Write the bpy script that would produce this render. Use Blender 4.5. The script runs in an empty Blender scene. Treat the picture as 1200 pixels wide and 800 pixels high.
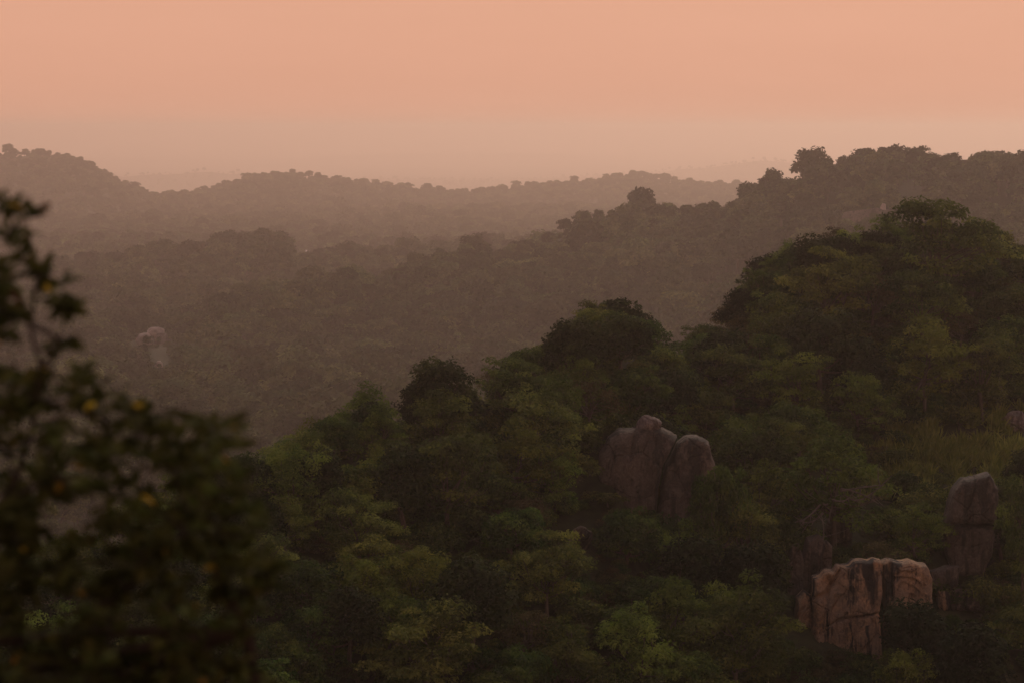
import bpy, bmesh, math, random
import numpy as np
from mathutils import Vector, Matrix

R = math.radians
random.seed(7)
rng = np.random.default_rng(11)
S = bpy.context.scene
COL = S.collection

# ------------------------------------------------------------------ camera
CAM_Z = 130.0
PITCH = math.atan(250 * 36 / 135 / 1200)
K = 36 / 135 / 1200                       # tangent of one pixel of the 1200-wide photograph
cam_data = bpy.data.cameras.new("camera")
cam_data.lens = 135
cam_data.sensor_width = 36
cam_data.clip_start = 0.5
cam_data.clip_end = 200000
cam_data.dof.use_dof = True
cam_data.dof.focus_distance = 420
cam_data.dof.aperture_fstop = 3.9
cam = bpy.data.objects.new("camera", cam_data)
cam.location = (0, 0, CAM_Z)
cam.rotation_euler = (math.pi / 2 - PITCH, 0, 0)
COL.objects.link(cam)
S.camera = cam

# ------------------------------------------------------------------ sky, sun, exposure
SUN_EL, SUN_AZ = R(31), R(12)            # azimuth measured from +Y towards +X
world = bpy.data.worlds.new("World")
S.world = world
world.use_nodes = True
wn, wl = world.node_tree.nodes, world.node_tree.links
wn.clear()
sky = wn.new("ShaderNodeTexSky")
sky.sky_type = 'NISHITA'
sky.sun_disc = False
sky.sun_elevation = SUN_EL
sky.sun_rotation = SUN_AZ
sky.altitude = 300
sky.air_density = 1.0
sky.dust_density = 4.0
sky.ozone_density = 1.0
tint = wn.new("ShaderNodeMix")            # smoke and dust redden the whole sky
tint.data_type = 'RGBA'
tint.blend_type = 'MULTIPLY'
tint.inputs[0].default_value = 1.0
tint.inputs[7].default_value = (0.95, 0.93, 0.95, 1)
veil = wn.new("ShaderNodeMix")            # an even veil of dust over it
veil.data_type = 'RGBA'
wtc = wn.new("ShaderNodeTexCoord")
wsp = wn.new("ShaderNodeSeparateXYZ")
thick = wn.new("ShaderNodeMapRange")      # thick at the horizon, thinner overhead
thick.interpolation_type = 'SMOOTHSTEP'
thick.inputs[1].default_value = 0.0
thick.inputs[2].default_value = 0.7
thick.inputs[3].default_value = 0.96
thick.inputs[4].default_value = 0.12
wl.new(wtc.outputs["Generated"], wsp.inputs[0])
wl.new(wsp.outputs[2], thick.inputs[0])
wl.new(thick.outputs[0], veil.inputs[0])
wmp = wn.new("ShaderNodeMapping")         # uneven, slightly streaky dust
wmp.inputs["Scale"].default_value = (9, 9, 60)
wnz = wn.new("ShaderNodeTexNoise")
wnz.inputs["Scale"].default_value = 1.0
wnz.inputs["Detail"].default_value = 4
wl.new(wtc.outputs["Generated"], wmp.inputs[0])
wl.new(wmp.outputs[0], wnz.inputs["Vector"])
wcr = wn.new("ShaderNodeMix")
wcr.data_type = 'RGBA'
wcr.inputs[6].default_value = (8.8, 4.3, 2.85, 1)
wcr.inputs[7].default_value = (9.7, 4.85, 3.3, 1)
wl.new(wnz.outputs[0], wcr.inputs[0])
wl.new(wcr.outputs[2], veil.inputs[7])
bg = wn.new("ShaderNodeBackground")
bg.inputs[1].default_value = 0.08
wo = wn.new("ShaderNodeOutputWorld")
wl.new(sky.outputs[0], tint.inputs[6])
wl.new(tint.outputs[2], veil.inputs[6])
wl.new(veil.outputs[2], bg.inputs[0])
wl.new(bg.outputs[0], wo.inputs[0])

sun_data = bpy.data.lights.new("sun", 'SUN')
sun_data.energy = 1.05
sun_data.angle = R(22)
sun_data.color = (1.0, 0.8, 0.62)
sun = bpy.data.objects.new("sun", sun_data)
sd = Vector((math.sin(SUN_AZ) * math.cos(SUN_EL), math.cos(SUN_AZ) * math.cos(SUN_EL), math.sin(SUN_EL)))
sun.rotation_euler = sd.to_track_quat('Z', 'Y').to_euler()
sun.location = (0, 0, 300)
COL.objects.link(sun)

vs = S.view_settings
vs.view_transform = 'Standard'
vs.look = 'None'
vs.exposure = 0.0
vs.gamma = 1.0
S.render.engine = 'CYCLES'
cy = S.cycles
cy.use_denoising = True
cy.max_bounces = 10
cy.diffuse_bounces = 3
cy.transmission_bounces = 3
cy.volume_bounces = 8
cy.transparent_max_bounces = 8
cy.caustics_reflective = False
cy.caustics_refractive = False

HAZE_DENSITY = 0.000118
HAZE_TOP = 158.0

# ------------------------------------------------------------------ small helpers
CP, SP = math.cos(PITCH), math.sin(PITCH)


def at(px, py, d):
    """World point that stands d metres ahead in the direction of photo pixel (px, py)."""
    u, v = (px - 600) * K, (400 - py) * K
    t = d / (CP + v * SP)
    return Vector((u * t, d, CAM_Z + t * (-SP + v * CP)))


def pix(x, y, z):
    """Photo pixel of world points (numpy friendly)."""
    zz = z - CAM_Z
    f = y * CP - zz * SP
    return 600 + x / f / K, 400 - (y * SP + zz * CP) / f / K


def tag(o, label=None, cat=None, group=None, kind=None):
    if label:
        o["label"] = label
        if "kind" not in o: o["kind"] = kind or "thing"
    if cat: o["category"] = cat
    if group: o["group"] = group
    if kind: o["kind"] = kind
    return o


def link(name, mesh, parent=None, loc=(0, 0, 0), rot=(0, 0, 0)):
    o = bpy.data.objects.new(name, mesh)
    o.location = loc
    o.rotation_euler = rot
    COL.objects.link(o)
    if parent: o.parent = parent
    return o


def mesh_np(name, V, F, mats=(), mat_index=None, smooth=False, tint=None):
    """Mesh from numpy arrays; F is a list of (n,3)/(n,4) arrays."""
    V = np.asarray(V, dtype=np.float32)
    me = bpy.data.meshes.new(name)
    Fs = [np.asarray(f, dtype=np.int32) for f in (F if isinstance(F, list) else [F]) if len(f)]
    nl = sum(f.size for f in Fs)
    nf = sum(len(f) for f in Fs)
    me.vertices.add(len(V))
    me.vertices.foreach_set("co", V.ravel())
    me.loops.add(nl)
    me.loops.foreach_set("vertex_index", np.concatenate([f.ravel() for f in Fs]))
    me.polygons.add(nf)
    tot = np.concatenate([np.full(len(f), f.shape[1], dtype=np.int32) for f in Fs])
    st = np.concatenate([[0], np.cumsum(tot)[:-1]]).astype(np.int32)
    me.polygons.foreach_set("loop_start", st)
    try:
        me.polygons.foreach_set("loop_total", tot)
    except Exception:
        pass
    for m in mats: me.materials.append(m)
    if mat_index is not None:
        me.polygons.foreach_set("material_index", np.asarray(mat_index, dtype=np.int32))
    me.update(calc_edges=True)
    me.validate()
    me.polygons.foreach_set("use_smooth", np.full(len(me.polygons), smooth))
    if tint is not None:
        a = me.attributes.new("tint", 'FLOAT', 'POINT')
        a.data.foreach_set("value", np.asarray(tint, dtype=np.float32))
    return me


def hash2(ix, iy, s):
    h = (ix.astype(np.int64) * 374761393 + iy.astype(np.int64) * 668265263 + s * 982451653) & 0x7fffffff
    h = ((h ^ (h >> 13)) * 1274126177) & 0x7fffffff
    h = h ^ (h >> 16)
    return (h & 0xffff) / 65535.0


def vnoise(x, y, s=0):
    ix, iy = np.floor(x), np.floor(y)
    fx, fy = x - ix, y - iy
    fx, fy = fx * fx * (3 - 2 * fx), fy * fy * (3 - 2 * fy)
    a, b = hash2(ix, iy, s), hash2(ix + 1, iy, s)
    c, d = hash2(ix, iy + 1, s), hash2(ix + 1, iy + 1, s)
    return (a + (b - a) * fx) * (1 - fy) + (c + (d - c) * fx) * fy - 0.5


def fbm(x, y, s=0, o=3):
    r, amp = 0, 1.0
    for i in range(o):
        r = r + amp * vnoise(x * 2 ** i, y * 2 ** i, s + i * 17)
        amp *= 0.5
    return r


def n3(P, s=0, o=3):
    """3-D-ish noise for rock surfaces (three crossed 2-D noises)."""
    return (fbm(P[:, 0], P[:, 1] + 7.3, s, o) + fbm(P[:, 1] + 3.1, P[:, 2], s + 5, o) + fbm(P[:, 2] + 9.2, P[:, 0], s + 9, o)) / 1.7


# ------------------------------------------------------------------ materials
def new_mat(name):
    m = bpy.data.materials.new(name)
    m.use_nodes = True
    nt = m.node_tree
    nt.nodes.clear()
    out = nt.nodes.new("ShaderNodeOutputMaterial")
    return m, nt, nt.nodes, nt.links, out


def ramp(nodes, stops):
    r = nodes.new("ShaderNodeValToRGB")
    els = r.color_ramp.elements
    while len(els) < len(stops): els.new(0.5)
    for e, (p, c) in zip(els, stops):
        e.position = p
        e.color = (*c, 1)
    return r


def foliage_mat(name, dark, mid, light, transl=0.3, noise_scale=0.8, rnd=0.35, patch=0.03):
    m, nt, N, L, out = new_mat(name)
    at_ = N.new("ShaderNodeAttribute"); at_.attribute_name = "tint"
    oi = N.new("ShaderNodeObjectInfo")
    tc = N.new("ShaderNodeTexCoord")
    nz = N.new("ShaderNodeTexNoise"); nz.inputs["Scale"].default_value = noise_scale; nz.inputs["Detail"].default_value = 3
    L.new(tc.outputs["Object"], nz.inputs["Vector"])
    a = N.new("ShaderNodeMath"); a.operation = 'MULTIPLY_ADD'; a.inputs[1].default_value = 0.7
    L.new(nz.outputs[0], a.inputs[0])
    b = N.new("ShaderNodeMath"); b.operation = 'MULTIPLY_ADD'; b.inputs[1].default_value = 0.65; b.inputs[2].default_value = -0.2
    L.new(at_.outputs["Fac"], b.inputs[0]); L.new(b.outputs[0], a.inputs[2])
    r = ramp(N, [(0.12, dark), (0.5, mid), (0.9, light)])
    ge = N.new("ShaderNodeNewGeometry")                   # broad patches of lighter and darker growth across the land
    pn = N.new("ShaderNodeTexNoise"); pn.inputs["Scale"].default_value = patch; pn.inputs["Detail"].default_value = 2
    L.new(ge.outputs["Position"], pn.inputs["Vector"])
    pm = N.new("ShaderNodeMath"); pm.operation = 'MULTIPLY_ADD'; pm.inputs[1].default_value = 0.7; pm.inputs[2].default_value = -0.35
    L.new(pn.outputs[0], pm.inputs[0])
    pa = N.new("ShaderNodeMath"); pa.operation = 'ADD'
    L.new(a.outputs[0], pa.inputs[0]); L.new(pm.outputs[0], pa.inputs[1])
    L.new(pa.outputs[0], r.inputs[0])
    hs = N.new("ShaderNodeHueSaturation")
    mr = N.new("ShaderNodeMapRange"); mr.inputs[3].default_value = 1 - rnd; mr.inputs[4].default_value = 1 + rnd
    L.new(oi.outputs["Random"], mr.inputs[0]); L.new(mr.outputs[0], hs.inputs["Value"])
    m2 = N.new("ShaderNodeMath"); m2.operation = 'MULTIPLY'; m2.inputs[1].default_value = 7.31
    fr = N.new("ShaderNodeMath"); fr.operation = 'FRACT'
    mh = N.new("ShaderNodeMapRange"); mh.inputs[3].default_value = 0.475; mh.inputs[4].default_value = 0.52
    L.new(oi.outputs["Random"], m2.inputs[0]); L.new(m2.outputs[0], fr.inputs[0]); L.new(fr.outputs[0], mh.inputs[0])
    L.new(mh.outputs[0], hs.inputs["Hue"])
    L.new(r.outputs[0], hs.inputs["Color"])
    p = N.new("ShaderNodeBsdfPrincipled")
    p.inputs["Roughness"].default_value = 0.85
    p.inputs["Specular IOR Level"].default_value = 0.03
    L.new(hs.outputs[0], p.inputs["Base Color"])
    if transl > 0:
        t = N.new("ShaderNodeBsdfTranslucent"); L.new(hs.outputs[0], t.inputs["Color"])
        mx = N.new("ShaderNodeMixShader"); mx.inputs[0].default_value = transl
        L.new(p.outputs[0], mx.inputs[1]); L.new(t.outputs[0], mx.inputs[2]); L.new(mx.outputs[0], out.inputs[0])
    else:
        L.new(p.outputs[0], out.inputs[0])
    return m


def bark_mat(name, c1, c2, scale=3.0):
    m, nt, N, L, out = new_mat(name)
    tc = N.new("ShaderNodeTexCoord")
    mp = N.new("ShaderNodeMapping"); mp.inputs["Scale"].default_value = (scale, scale, scale * 0.25)
    nz = N.new("ShaderNodeTexNoise"); nz.inputs["Scale"].default_value = 2.0; nz.inputs["Detail"].default_value = 5
    L.new(tc.outputs["Object"], mp.inputs[0]); L.new(mp.outputs[0], nz.inputs["Vector"])
    r = ramp(N, [(0.3, c1), (0.7, c2)])
    L.new(nz.outputs[0], r.inputs[0])
    p = N.new("ShaderNodeBsdfPrincipled"); p.inputs["Roughness"].default_value = 0.85; p.inputs["Specular IOR Level"].default_value = 0.2
    L.new(r.outputs[0], p.inputs["Base Color"])
    bp = N.new("ShaderNodeBump"); bp.inputs["Strength"].default_value = 0.5; bp.inputs["Distance"].default_value = 0.05
    L.new(nz.outputs[0], bp.inputs["Height"]); L.new(bp.outputs[0], p.inputs["Normal"])
    L.new(p.outputs[0], out.inputs[0])
    return m


def rock_mat(name, base, warm, stain, streak=1.0, scale=0.35):
    m, nt, N, L, out = new_mat(name)
    tc = N.new("ShaderNodeTexCoord")

    def noise(sc, detail=6, rough=0.65, stretch=None, vec=None):
        n = N.new("ShaderNodeTexNoise"); n.inputs["Scale"].default_value = sc; n.inputs["Detail"].default_value = detail; n.inputs["Roughness"].default_value = rough
        src = vec or tc.outputs["Object"]
        if stretch:
            mp = N.new("ShaderNodeMapping"); mp.inputs["Scale"].default_value = stretch
            L.new(src, mp.inputs[0]); src = mp.outputs[0]
        L.new(src, n.inputs["Vector"])
        return n.outputs[0]

    def span(v, a, b, c, d):
        q = N.new("ShaderNodeMapRange"); q.inputs[1].default_value = a; q.inputs[2].default_value = b; q.inputs[3].default_value = c; q.inputs[4].default_value = d
        L.new(v, q.inputs[0]); return q.outputs[0]

    def mix(f, a, b, mode='MIX'):
        q = N.new("ShaderNodeMix"); q.data_type = 'RGBA'; q.blend_type = mode
        if isinstance(f, float): q.inputs[0].default_value = f
        else: L.new(f, q.inputs[0])
        for k, v in ((6, a), (7, b)):
            if isinstance(v, tuple): q.inputs[k].default_value = (*v, 1)
            else: L.new(v, q.inputs[k])
        return q.outputs[2]
    col = mix(span(noise(scale), 0.38, 0.62, 0, 1), base, warm)
    col = mix(span(noise(0.55, 5), 0.54, 0.64, 0, 0.6), col, tuple(c * 0.5 for c in base))         # dark lichen patches
    col = mix(span(noise(1.3, 6), 0.58, 0.66, 0, 0.5), col, tuple(min(1, c * 1.45) for c in warm))   # fresh scars
    wide = span(noise(1.0, 4, 0.6, (0.75, 0.75, 0.05)), 0.515, 0.585, 0, 0.9 * streak)                  # long water stains
    thin = span(noise(1.0, 5, 0.7, (2.6, 2.6, 0.10)), 0.54, 0.64, 0, 0.7 * streak)
    col = mix(wide, col, stain)
    col = mix(thin, col, stain)
    grain = noise(5.0, 7, 0.75)
    col = mix(1.0, col, mix(span(grain, 0.35, 0.65, 0, 1), (0.6, 0.6, 0.62), (1.3, 1.28, 1.25)), 'MULTIPLY')
    vo = N.new("ShaderNodeTexVoronoi"); vo.feature = 'DISTANCE_TO_EDGE'; vo.inputs["Scale"].default_value = 0.42
    wp = N.new("ShaderNodeMix"); wp.data_type = 'VECTOR'; wp.inputs[0].default_value = 0.25
    nzc = N.new("ShaderNodeTexNoise"); nzc.inputs["Scale"].default_value = 0.9; nzc.inputs["Detail"].default_value = 4
    L.new(tc.outputs["Object"], nzc.inputs["Vector"]); L.new(tc.outputs["Object"], wp.inputs[4]); L.new(nzc.outputs["Color"], wp.inputs[5]); L.new(wp.outputs[1], vo.inputs["Vector"])
    joint = span(vo.outputs["Distance"], 0.0, 0.035, 0, 1)
    hsum = N.new("ShaderNodeMath"); hsum.operation = 'MULTIPLY_ADD'; hsum.inputs[1].default_value = 0.6
    L.new(joint, hsum.inputs[0]); L.new(noise(2.2, 8, 0.7), hsum.inputs[2])
    p = N.new("ShaderNodeBsdfPrincipled"); p.inputs["Roughness"].default_value = 0.88; p.inputs["Specular IOR Level"].default_value = 0.2
    L.new(col, p.inputs["Base Color"])
    bp = N.new("ShaderNodeBump"); bp.inputs["Strength"].default_value = 0.9; bp.inputs["Distance"].default_value = 0.45
    L.new(hsum.outputs[0], bp.inputs["Height"]); L.new(bp.outputs[0], p.inputs["Normal"])
    L.new(p.outputs[0], out.inputs[0])
    return m


def ground_mat():
    m, nt, N, L, out = new_mat("soil_and_scrub")
    tc = N.new("ShaderNodeTexCoord")
    n1 = N.new("ShaderNodeTexNoise"); n1.inputs["Scale"].default_value = 0.02; n1.inputs["Detail"].default_value = 8
    n2 = N.new("ShaderNodeTexNoise"); n2.inputs["Scale"].default_value = 0.9; n2.inputs["Detail"].default_value = 5
    n4 = N.new("ShaderNodeTexNoise"); n4.inputs["Scale"].default_value = 0.0012; n4.inputs["Detail"].default_value = 6
    for n in (n1, n2, n4): L.new(tc.outputs["Object"], n.inputs["Vector"])
    r1 = ramp(N, [(0.3, (0.028, 0.034, 0.014)), (0.5, (0.045, 0.05, 0.022)), (0.72, (0.085, 0.066, 0.038))])
    L.new(n1.outputs[0], r1.inputs[0])
    r2 = ramp(N, [(0.35, (0.6, 0.6, 0.6)), (0.7, (1.3, 1.25, 1.2))])
    L.new(n2.outputs[0], r2.inputs[0])
    r3 = ramp(N, [(0.38, (0.55, 0.6, 0.55)), (0.62, (1.5, 1.4, 1.2))])
    L.new(n4.outputs[0], r3.inputs[0])
    a = N.new("ShaderNodeMix"); a.data_type = 'RGBA'; a.blend_type = 'MULTIPLY'; a.inputs[0].default_value = 1
    b = N.new("ShaderNodeMix"); b.data_type = 'RGBA'; b.blend_type = 'MULTIPLY'; b.inputs[0].default_value = 1
    L.new(r1.outputs[0], a.inputs[6]); L.new(r2.outputs[0], a.inputs[7])
    L.new(a.outputs[2], b.inputs[6]); L.new(r3.outputs[0], b.inputs[7])
    p = N.new("ShaderNodeBsdfPrincipled"); p.inputs["Roughness"].default_value = 0.95; p.inputs["Specular IOR Level"].default_value = 0.1
    L.new(b.outputs[2], p.inputs["Base Color"])
    L.new(p.outputs[0], out.inputs[0])
    return m


M_DARK = foliage_mat("dark_evergreen_leaf", (0.011, 0.018, 0.007), (0.024, 0.039, 0.012), (0.06, 0.085, 0.022), 0.15)
M_OLIVE = foliage_mat("olive_leaf", (0.026, 0.042, 0.012), (0.085, 0.115, 0.026), (0.22, 0.25, 0.05))
M_GREEN = foliage_mat("mid_green_leaf", (0.020, 0.040, 0.011), (0.062, 0.105, 0.021), (0.18, 0.23, 0.042))
M_BRIGHT = foliage_mat("fresh_green_leaf", (0.045, 0.075, 0.015), (0.12, 0.165, 0.028), (0.23, 0.275, 0.048))
M_BROWN = foliage_mat("dry_brownish_leaf", (0.04, 0.037, 0.015), (0.085, 0.075, 0.03), (0.15, 0.13, 0.05))
M_HAZY = foliage_mat("ridge_leaf", (0.016, 0.027, 0.011), (0.05, 0.07, 0.024), (0.14, 0.165, 0.05), 0.2, 0.25, 0.6, 0.012)
M_BARK = bark_mat("grey_brown_bark", (0.06, 0.045, 0.033), (0.14, 0.11, 0.085))
M_PALE = bark_mat("pale_bare_bark", (0.10, 0.083, 0.07), (0.2, 0.165, 0.14))
M_ROCK = rock_mat("grey_granite", (0.09, 0.07, 0.052), (0.175, 0.135, 0.10), (0.036, 0.03, 0.024), 0.9)
M_CLIFF = rock_mat("orange_rock_face", (0.30, 0.22, 0.15), (0.47, 0.285, 0.15), (0.035, 0.03, 0.027), 1.1)
M_PALEROCK = rock_mat("pale_rock", (0.22, 0.175, 0.15), (0.32, 0.255, 0.215), (0.09, 0.072, 0.062), 0.7)
M_FARSTONE = rock_mat("sunbleached_stone", (0.5, 0.4, 0.33), (0.62, 0.5, 0.42), (0.4, 0.32, 0.27), 0.3)
M_SLAB = rock_mat("weathered_slab", (0.14, 0.11, 0.085), (0.21, 0.165, 0.13), (0.07, 0.058, 0.045), 1.0, 0.12)
M_GROUND = ground_mat()

# ------------------------------------------------------------------ terrain
def table(rows):
    a = np.array(rows, dtype=float)
    return a[np.argsort(a[:, 0])]


def zrow(rows, f=1.0):
    """(px, py, distance) rows -> (tangent, distance, height)."""
    out = []
    for px, py, d in rows:
        p = at(px, py, d * f)
        out.append((p.x / p.y, p.y, p.z))
    return table(out)


NEAR_CREST = zrow([(-500, 890, 290), (-200, 790, 290), (0, 730, 292), (150, 680, 296), (300, 582, 305), (400, 528, 316), (480, 504, 325), (560, 469, 334), (640, 413, 345),
                   (720, 385, 352), (775, 434, 365), (800, 442, 378), (850, 372, 390), (875, 334, 393), (900, 310, 396), (950, 292, 399), (1000, 300, 402), (1100, 282, 406), (1200, 304, 410), (1300, 340, 414), (1600, 352, 420)])
NEAR_BASE = zrow([(-500, 1100, 255), (300, 930, 262), (700, 930, 283), (1000, 930, 300), (1600, 940, 310)])
MID_CREST = zrow([(-600, 480, 1330), (-100, 440, 1380), (100, 415, 1420), (200, 400, 1440), (300, 375, 1480), (380, 352, 1500), (450, 336, 1530), (500, 322, 1550), (560, 306, 1570), (620, 298, 1590), (670, 276, 1560), (720, 266, 1540),
                  (780, 260, 1510), (810, 256, 1490), (840, 252, 1470), (870, 246, 1440), (900, 234, 1410), (940, 218, 1380), (1000, 204, 1350), (1100, 202, 1330), (1150, 206, 1320), (1200, 204, 1320), (1600, 210, 1320)], 1.35)
MID_BASE = zrow([(-600, 600, 1060), (300, 590, 1100), (700, 560, 1180), (1100, 450, 1080), (1600, 440, 1060)], 1.35)
LOW_CREST = zrow([(-600, 330, 2300), (-100, 335, 2300), (60, 338, 2300), (150, 318, 2300), (250, 308, 2320), (320, 292, 2340), (370, 308, 2360), (430, 304, 2380), (520, 302, 2450), (700, 300, 2550), (1600, 300, 2600)], 1.18)
LOW_BASE = zrow([(-600, 410, 1800), (300, 390, 1850), (1600, 380, 2000)], 1.18)
FAR_CREST = zrow([(-600, 203, 3800), (-120, 193, 3850), (0, 185, 3880), (40, 181, 3890), (80, 185, 3900), (115, 199, 3920), (145, 219, 3960), (180, 229, 4050), (230, 229, 4150), (260, 223, 4200), (300, 214, 4250), (335, 211, 4270),
                  (390, 221, 4290), (440, 226, 4320), (500, 231, 4350), (545, 229, 4370), (600, 224, 4400), (650, 219, 4420), (690, 214, 4440), (735, 209, 4460), (780, 213, 4480), (850, 219, 4500), (900, 221, 4520), (1100, 221, 4600), (1600, 219, 4700)], 1.5)
FAR_BASE = zrow([(-600, 300, 3100), (200, 298, 3150), (600, 292, 3350), (1600, 288, 3500)], 1.5)
REMOTE_CREST = zrow([(-600, 200, 9500), (0, 207, 9500), (130, 208, 9500), (180, 204, 9500), (240, 202, 9600), (300, 205, 9800), (380, 209, 10000), (600, 211, 10500), (740, 204, 10800), (830, 196, 11000), (890, 187, 11000), (930, 190, 11000), (1000, 197, 11200), (1600, 202, 11500)], 1.8)
REMOTE_BASE = zrow([(-600, 228, 8500), (1600, 228, 9500)], 1.8)
HUGE_CREST = zrow([(-600, 185, 19000), (100, 184, 19000), (300, 187, 19500), (450, 180, 20000), (620, 179, 20000), (760, 186, 20500), (1000, 184, 21000), (1600, 182, 21000)], 1.7)
HUGE_BASE = zrow([(-600, 197, 16500), (1600, 197, 17500)], 1.7)


def hump(x, y, crest, base, front, back, pw):
    """A ridge whose crest runs across the view: climbs from its base to its crest, falls away behind."""
    a = x / np.maximum(y, 1e-3)
    yc, zc = np.interp(a, crest[:, 0], crest[:, 1]), np.interp(a, crest[:, 0], crest[:, 2])
    yb, zb = np.interp(a, base[:, 0], base[:, 1]), np.interp(a, base[:, 0], base[:, 2])
    t = (y - yb) / (yc - yb)
    up = zb + (zc - zb) * np.clip(t, 0, 1) ** pw
    z = np.where(t < 0, zb + (y - yb) * front, np.where(t > 1, zc - (y - yc) * back, up))
    return z


def ground(x, y):
    x = np.asarray(x, float); y = np.asarray(y, float)
    d = np.hypot(x, y)
    z = 6.0 + 7.0 * fbm(x / 900, y / 900, 3, 3) - 160 * np.clip((d - 5500) / 3500, 0, 1)
    yy = np.maximum(y, 1.0)
    front = (y > 150) & (np.abs(x / yy) < 0.6)
    def add(h, amp, wl, s, z):
        return np.maximum(z, np.where(front, h + amp * fbm(x / wl, y / wl, s, 3), -99))
    z = np.where(d < 2000, np.maximum(z, 16 + 5 * fbm(x / 120, y / 120, 8)), z)
    z = add(hump(x, yy, HUGE_CREST, HUGE_BASE, 0.03, 0.03, 1.0), 8, 900, 71, z)
    z = add(hump(x, yy, REMOTE_CREST, REMOTE_BASE, 0.05, 0.06, 1.0), 8, 400, 61, z)
    z = add(hump(x, yy, FAR_CREST, FAR_BASE, 0.15, 0.12, 0.9), 18, 330, 51, z)
    z = add(hump(x, yy, LOW_CREST, LOW_BASE, 0.1, 0.10, 0.9), 13, 220, 41, z)
    fold = 27 * fbm(x / 230, y / 200, 37, 2) * np.clip((0.02 - x / yy) / 0.05 + 0.5, 0, 1) * np.clip((np.interp(x / yy, MID_CREST[:, 0], MID_CREST[:, 1]) - 40 - yy) / 200, 0, 1)
    z = add(hump(x, yy, MID_CREST, MID_BASE, 0.2, 0.2, 0.95) + fold, 11, 130, 31, z)
    z = add(hump(x, yy, NEAR_CREST, NEAR_BASE, 0.35, 0.42, 0.95), 3.2, 26, 21, z)
    own = CAM_Z - 1.75 - np.where(d < 60, 0.22 * d, 13.2 + 0.36 * (d - 60)) - np.maximum(0, -y) * 0.0
    own = own + np.where(d > 4, 0.8 * fbm(x / 6, y / 6, 91), 0) * np.clip(d / 20, 0, 1)
    return np.maximum(z, own)


def build_terrain():
    az = np.concatenate([np.arange(-180, -40, 10.0), np.arange(-40, -14, 2.0), np.arange(-14, -9, 0.25), np.arange(-9, 9, 0.075), np.arange(9, 14, 0.25), np.arange(14, 40, 2.0), np.arange(40, 180, 10.0)])
    rr = np.concatenate([[0.3, 1, 2, 4, 7, 10, 14, 19, 26, 35, 48, 65, 90, 120, 160, 200, 230], np.arange(250, 430, 1.7), np.arange(430, 700, 12.0), np.arange(700, 1050, 25.0), np.arange(1050, 1400, 20.0), np.arange(1400, 2400, 10.0),
                         np.arange(2400, 3800, 24.0), np.arange(3800, 7200, 45.0), np.geomspace(7200, 40000, 110), np.geomspace(42000, 100000, 12)])
    A, Rr = np.meshgrid(np.radians(az), rr)
    X, Y = np.sin(A) * Rr, np.cos(A) * Rr
    Z = ground(X, Y)
    V = np.stack([X, Y, Z], -1).reshape(-1, 3)
    n, m = len(rr), len(az)
    i, j = np.meshgrid(np.arange(n - 1), np.arange(m), indexing='ij')
    j2 = (j + 1) % m
    F = np.stack([i * m + j, (i + 1) * m + j, (i + 1) * m + j2, i * m + j2], -1).reshape(-1, 4)[:, ::-1]
    c = len(V)
    V = np.vstack([V, [[0, 0, float(ground(np.array(0.), np.array(0.1)))]]])
    cap = np.stack([np.full(m, c), np.arange(m), (np.arange(m) + 1) % m], -1)[:, ::-1]
    o = link("terrain", mesh_np("terrain", V, [F, cap], [M_GROUND], smooth=True))
    tag(o, kind="structure")


build_terrain()


def drop(px, py, lo, hi):
    """Where the view ray of photo pixel (px, py) meets the ground between lo and hi metres."""
    ys = np.linspace(lo, hi, 700)
    u, v = (px - 600) * K, (400 - py) * K
    t = ys / (CP + v * SP)
    x, z = u * t, CAM_Z + t * (-SP + v * CP)
    g = ground(x, ys)
    k = np.nonzero(g >= z)[0]
    i = k[0] if len(k) else len(ys) - 1
    return Vector((x[i], ys[i], g[i]))


# ------------------------------------------------------------------ tubes, leaves, tree prototypes
def tube(P, rad, sides=6):
    """Tapered tube along points P; returns verts and quads."""
    P = np.asarray(P, float)
    n = len(P)
    T = np.gradient(P, axis=0)
    T /= np.linalg.norm(T, axis=1)[:, None] + 1e-9
    ref = np.array([1.0, 0.13, 0.07]) if abs(T[0, 0]) < 0.8 else np.array([0.1, 1.0, 0.1])
    A = np.cross(T, ref); A /= np.linalg.norm(A, axis=1)[:, None] + 1e-9
    B = np.cross(T, A)
    th = np.arange(sides) / sides * 2 * np.pi
    V = P[:, None, :] + (A[:, None, :] * np.cos(th)[None, :, None] + B[:, None, :] * np.sin(th)[None, :, None]) * np.asarray(rad)[:, None, None]
    i, j = np.meshgrid(np.arange(n - 1), np.arange(sides), indexing='ij')
    j2 = (j + 1) % sides
    F = np.stack([i * sides + j, i * sides + j2, (i + 1) * sides + j2, (i + 1) * sides + j], -1).reshape(-1, 4)
    return V.reshape(-1, 3), F


def join(parts):
    Vs, Fs, o = [], [], 0
    for V, F in parts:
        Vs.append(V); Fs.append(F + o); o += len(V)
    return np.vstack(Vs), np.vstack(Fs)


def curve(a, b, rs, sag=0.12, n=5):
    a, b = np.asarray(a, float), np.asarray(b, float)
    t = np.linspace(0, 1, n)[:, None]
    L = np.linalg.norm(b - a)
    P = a + (b - a) * t
    bend = rs.normal(0, sag * L, 3)
    P = P + bend * np.sin(t * np.pi) + np.array([0, 0, -sag * L * 0.6]) * np.sin(t * np.pi)
    return P


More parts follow.
